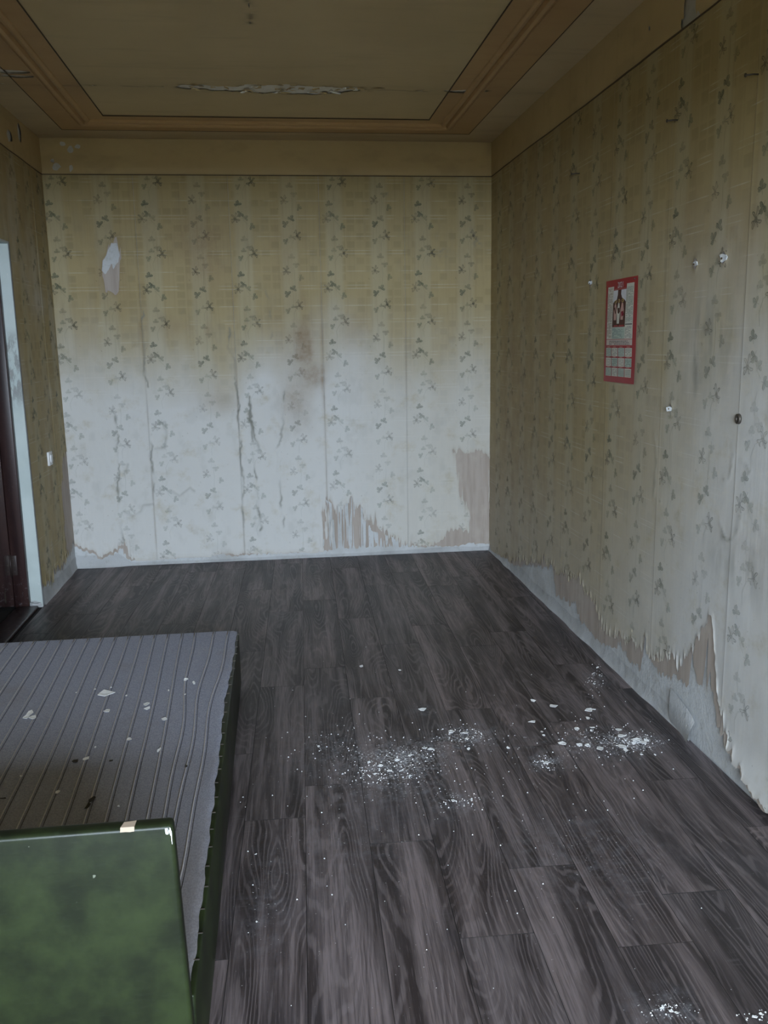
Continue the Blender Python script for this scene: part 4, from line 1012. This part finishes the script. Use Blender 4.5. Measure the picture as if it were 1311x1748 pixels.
for iy in range(ny):    # turned-under hem on the open side
    x, y, z = V[iy*nx+nx-1]; V.append((x+0.001, y, BZ+0.0008))
for iy in range(ny-1): F.append((iy*nx+nx-1, nb+iy, nb+iy+1, (iy+1)*nx+nx-1))
panel = ch(obj('ticking_panel', mesh('ticking_panel', V, F, True), MAT['fabric']), bed)
panel['label'] = 'grey blue striped ticking stretched over the base'
# woven ribs: pairs of far-edge and near positions read off the cloth
far_u = [i/2.913 for i in (30, 100, 165, 235, 303, 370, 437, 503, 570, 636, 703, 770, 835, 903, 970, 1060, 1130)]
slope = {903: None}
ribs = []
for i, u in enumerate(far_u):
    k = i-13
    y_f = BY1-0.008; x_f = float(on_z(u, 1100-23*u/410, BZ+0.007)[0])
    u_n = (738+103*k)/2.913 if i < 14 else {14: 818/2.913, 15: 868/2.913, 16: 948/2.913}[i]
    Pn = on_z(u_n, 1050+980/2.913, BZ+0.007)
    ribs.append((x_f, y_f, float(Pn[0]), float(Pn[1]), i))
dxr = ribs[1][0]-ribs[0][0]
for q in range(1, 4): ribs.append((ribs[0][0]-dxr*q, ribs[0][1], ribs[0][2]-dxr*q*1.0, ribs[0][3], -q))
for (xf, yf, xn, yn, i) in ribs:
    pts = []
    for y in np.linspace(yf, BY0+0.03, 34):
        w = (yf-y)/(yf-yn); x = xf+(xn-xf)*w
        wav = 0.0015*math.sin(y*5+i)+(0.006*math.sin(y*4.2+1.1*i)+0.004*math.sin(y*9+i) if i >= 14 else 0)
        x += wav; xe = float(edge_x(np.array(y)))
        if x > xe-0.006 or x < FX0+0.004: continue
        ux = (x-FX0)/(xe-FX0)
        pts.append((x, y, float(cloth_z(np.array(x), np.array(y), ux))+0.0012))
    if len(pts) > 3:
        for dx, rr in ((0, 0.0021), (0.008, 0.0008)):
            V, F = tube([(p[0]+dx, p[1], p[2]-(0.0 if dx == 0 else 0.0006)) for p in pts if p[0]+dx < float(edge_x(np.array(p[1])))-0.003], rr, 5)
            if len(V) > 15:
                o = obj('woven_rib', mesh('woven_rib', V, F, True), MAT['cord'] if dx == 0 else MAT['leaf'])
                o.parent = panel
for i in range(26):    # staples along the hem
    y = BY0+0.10+i*0.083; x = float(edge_x(np.array(y)))
    o = boxes('staple', [(x-0.003, x+0.011, y-0.0009, y+0.0009, BZ+0.0002, BZ+0.0026)], MAT['metal']); o.parent = panel
# green end panel standing at the near end
A_Y, A_T, A_Z = 1.535, 0.034, 0.627
V, F = [], []
ax1 = -0.2125
arm = boxes('end_panel', [(BX0, ax1, A_Y-A_T, A_Y, 0.012, A_Z)], MAT['green'], None, 0.008, 3)
for vv in arm.data.vertices:
    if vv.co.x > ax1-0.1: vv.co.x += 0.020*(A_Z-vv.co.z)/A_Z
ch(arm, bed); arm['label'] = 'upright green painted end panel with chipped edge'
# worn primer patch over the top edge and worn corner
def wear(name, pts, y0, y1, ztop, mat):
    V, F = [], []; n = len(pts)
    for (x, z) in pts: V.append((x, A_Y-A_T-0.0008, z))
    F.append(tuple(range(n))); o = obj(name, mesh(name, V, F), mat); o.parent = arm; o.matrix_parent_inverse = arm.matrix_basis.inverted(); return o
def px_face(u, v):      # point on the near face of the end panel
    d = ray(u, v); P = CAM+d*((A_Y-A_T)/d[1]); return (float(P[0]), float(P[2]))
cxa, cza = px_face(216, 1412)
patch = [px_face(*p) for p in [(204, 1406), (228, 1402), (228.5, 1414), (222, 1420), (214, 1416), (211, 1419), (206, 1416)]]
patch = [(x, min(z, A_Z-0.006)) for x, z in patch]
V = [(x, A_Y-A_T-0.0010, z) for x, z in patch] + [(patch[0][0], A_Y-A_T+0.004, A_Z+0.0004), (patch[1][0], A_Y-A_T+0.004, A_Z+0.0004), (patch[0][0]+0.004, A_Y-0.012, A_Z+0.0008), (patch[1][0]+0.001, A_Y-0.009, A_Z+0.0008)]
n = len(patch)
o = obj('chipped_patch', mesh('chipped_patch', V, [tuple(range(n))[::-1], (0, 1, n+1, n), (n, n+1, n+3, n+2)]), MAT['chip']); ch(o, arm) if False else None
o.parent = arm
for k, (u, v, w, h) in enumerate([(284, 1405, .008, .018), (290, 1411, .004, .022), (287, 1416, .003, .012), (293, 1428, .002, .03)]):
    x, z = px_face(u, v); V, F = flake_verts(w, h, 0.0008, 500+k)
    q = obj('worn_spot', mesh('worn_spot', V, F), MAT['flake']); q.parent = arm; q.location = (x, A_Y-A_T-0.0002, min(z, A_Z-0.012)); q.rotation_euler = (math.pi/2, 0, 0)

# ------------------------------------------------------------------ paint flakes and debris
def flake_at(u, v, wpx, hpx, zsurf, label, group, seed, lift=0.004, name='paint_flake'):
    P = on_z(u, v, zsurf); dist = np.dot(P-CAM, _f)
    w = max(0.006, wpx*dist/FPX); a = on_z(u, v-hpx/2, zsurf); b = on_z(u, v+hpx/2, zsurf); d = max(0.006, float(np.hypot(*(a-b)[:2])))
    V, F = flake_verts(w, d, 0.0012, seed, min(lift, 0.25*min(w, d)))
    o = obj(name, mesh(name, V, F), MAT['flake']); o.location = (P[0], P[1], zsurf); o.rotation_euler = (0, 0, rng.uniform(-.25, .25))
    return tag(o, label, 'paint flake', group)
bedF = [(181, 1185, 27, 11), (183, 1214, 16, 7), (46, 1224, 13, 8), (57, 1226, 16, 8), (51, 1218, 11, 8), (250, 1203, 11, 9), (252, 1210, 11, 6), (281, 1229, 13, 6), (220, 1263, 9, 7), (147, 1297, 13, 6), (272, 1281, 6, 7), (98, 1354, 10, 9), (317, 1161, 8, 4), (331, 1166, 5, 5), (163, 1276, 4, 3), (288, 1179, 3, 3), (36, 1326, 6, 4), (216, 1188, 3, 3), (190, 1174, 4, 2), (163, 1177, 4, 2), (202, 1377, 5, 3), (130, 1183, 3, 2), (316, 1186, 3, 3)]
for k, (u, v, w, h) in enumerate(bedF):
    big = k == 0
    P = on_z(u, v, BZ+0.007); ux = (P[0]-FX0)/(float(edge_x(np.array(P[1])))-FX0)
    zz = float(cloth_z(np.array(P[0]), np.array(P[1]), ux))
    flake_at(u, v, w, h, zz+0.0006, 'largest white paint flake lying on the striped bed' if big else 'white paint flake in the cluster of three on the striped bed' if k in (2, 3, 4) else 'white paint flake of an overlapping pair on the striped bed' if k in (5, 6) else 'white pointed paint flake just below the largest one on the striped bed' if k == 1 else 'small white paint flake lying singly on the striped bed' if k < 14 else 'tiny white paint crumb lying on the striped bed', 'white flakes on the bed', 600+k)
flF = [(617, 1138, 8, 4), (682, 1145, 7, 3), (721, 1212, 14, 5), (910, 1197, 10, 4), (943, 1206, 18, 7), (1005, 1213, 14, 6), (1014, 1212, 7, 3), (1004, 1227, 8, 5), (908, 1233, 12, 5), (985, 1245, 13, 6), (1012, 1243, 11, 4), (1009, 1248, 6, 3), (1056, 1247, 12, 5), (1060, 1257, 17, 6), (960, 1270, 18, 6), (990, 1272, 13, 5), (1003, 1273, 14, 5), (1025, 1279, 15, 8), (1062, 1275, 14, 8), (1068, 1281, 8, 5), (1086, 1264, 18, 6), (1096, 1268, 16, 7), (1082, 1270, 10, 4), (1104, 1265, 10, 6), (932, 1303, 11, 6), (1095, 1289, 7, 3), (925, 1250, 5, 4), (928, 1256, 6, 3), (867, 1278, 7, 5), (735, 1280, 17, 5), (544, 1275, 5, 4), (725, 1278, 10, 4), (700, 1290, 9, 3), (770, 1250, 12, 5), (793, 1252, 14, 4), (797, 1262, 9, 4), (800, 1279, 6, 4), (775, 1368, 9, 5), (805, 1366, 6, 4), (438, 1574, 4, 4), (437, 1459, 5, 3), (567, 1528, 4, 3), (1130, 1722, 9, 5), (1146, 1727, 9, 5), (1155, 1730, 8, 5), (1288, 1737, 10, 5), (1299, 1732, 8, 5), (640, 1322, 9, 3), (650, 1308, 8, 4), (665, 1317, 9, 4), (678, 1298, 11, 4), (630, 1302, 7, 3), (585, 1322, 5, 3), (1020, 1140, 5, 3), (1014, 1168, 6, 5), (1118, 1289, 4, 3), (700, 1325, 6, 3)]
for k, (u, v, w, h) in enumerate(flF):
    if k == 4: lab = 'long white paint flake lying alone on the dark planks near the torn wall'
    elif k == 17: lab = 'broad white paint flake at the edge of the litter below the torn wall'
    elif k == 29: lab = 'longest white paint flake in the dust patch in the middle of the floor'
    elif k < 2: lab = 'small white paint flake on clean dark planks beyond the dust patch'
    elif u > 880 and v < 1320: lab = 'white paint flake on the dark floor below the torn papered wall'
    elif 520 < u <= 880 and v < 1400: lab = 'white paint flake in the dust patch in the middle of the floor'
    elif u > 1100: lab = 'white paint flake in the small heap on the planks far from the torn wall'
    else: lab = 'tiny stray white paint flake on the dark planks beside the bed'
    flake_at(u, v, w, h, 0.0002, lab, 'white flakes on the floor', 700+k)
# fine crumbs round the flakes
V, F = [], []
cr = random.Random(3)
for (u, v, su, sv, n) in [(690, 1295, 45, 16, 130), (793, 1256, 26, 10, 90), (575, 1265, 45, 25, 60), (650, 1320, 40, 10, 120), (1015, 1262, 50, 18, 150), (1085, 1268, 25, 10, 120), (930, 1303, 14, 8, 40), (780, 1368, 22, 8, 50), (1015, 1160, 10, 18, 50), (1140, 1724, 20, 8, 40), (1290, 1735, 14, 6, 20), (850, 1290, 160, 60, 120), (700, 1450, 250, 160, 70), (480, 1350, 60, 120, 30)]:
    for i in range(n):
        P = on_z(cr.gauss(u, su), cr.gauss(v, sv))
        if P[0] > XR-0.05 or (P[0] < BX1+0.02 and P[1] < BY1+0.02): continue
        r = cr.choice([0.0012, 0.0016, 0.002, 0.003]); b = len(V); a = cr.random()*6
        V += [(P[0]+r*math.cos(a+j*2.1), P[1]+r*math.sin(a+j*2.1), 0.0003) for j in range(3)]+[(P[0], P[1], 0.0003+r)]
        F += [(b, b+1, b+3), (b+1, b+2, b+3), (b+2, b, b+3), (b, b+2, b+1)]
tag(obj('plaster_crumbs', mesh('plaster_crumbs', V, F), MAT['flake']), 'fine white plaster crumbs and dust scattered over the dark floor', 'plaster crumbs', kind='stuff')
# dried leaves on the bed
for k, (u, v, w, h) in enumerate([(157, 1365, 11, 20), (150, 1376, 7, 14), (128, 1299, 12, 9), (190, 1298, 9, 3), (5, 1362, 12, 4), (318, 1309, 5, 4)]):
    P = on_z(u, v, BZ+0.008); dist = np.dot(P-CAM, _f); ux = (P[0]-FX0)/(float(edge_x(np.array(P[1])))-FX0)
    zz = float(cloth_z(np.array(P[0]), np.array(P[1]), ux))+0.0012
    V, F = flake_verts(w*dist/FPX, h*dist/FPX*1.5, 0.0008, 800+k, 0.004)
    o = obj('dried_leaf', mesh('dried_leaf', V, F), MAT['leaf']); o.location = (P[0], P[1], zz); o.rotation_euler = (0, 0, rng.uniform(-.5, .5))
    tag(o, 'dark shrivelled leaf scrap lying on the striped bed', 'leaf scrap', 'leaf scraps on the bed')
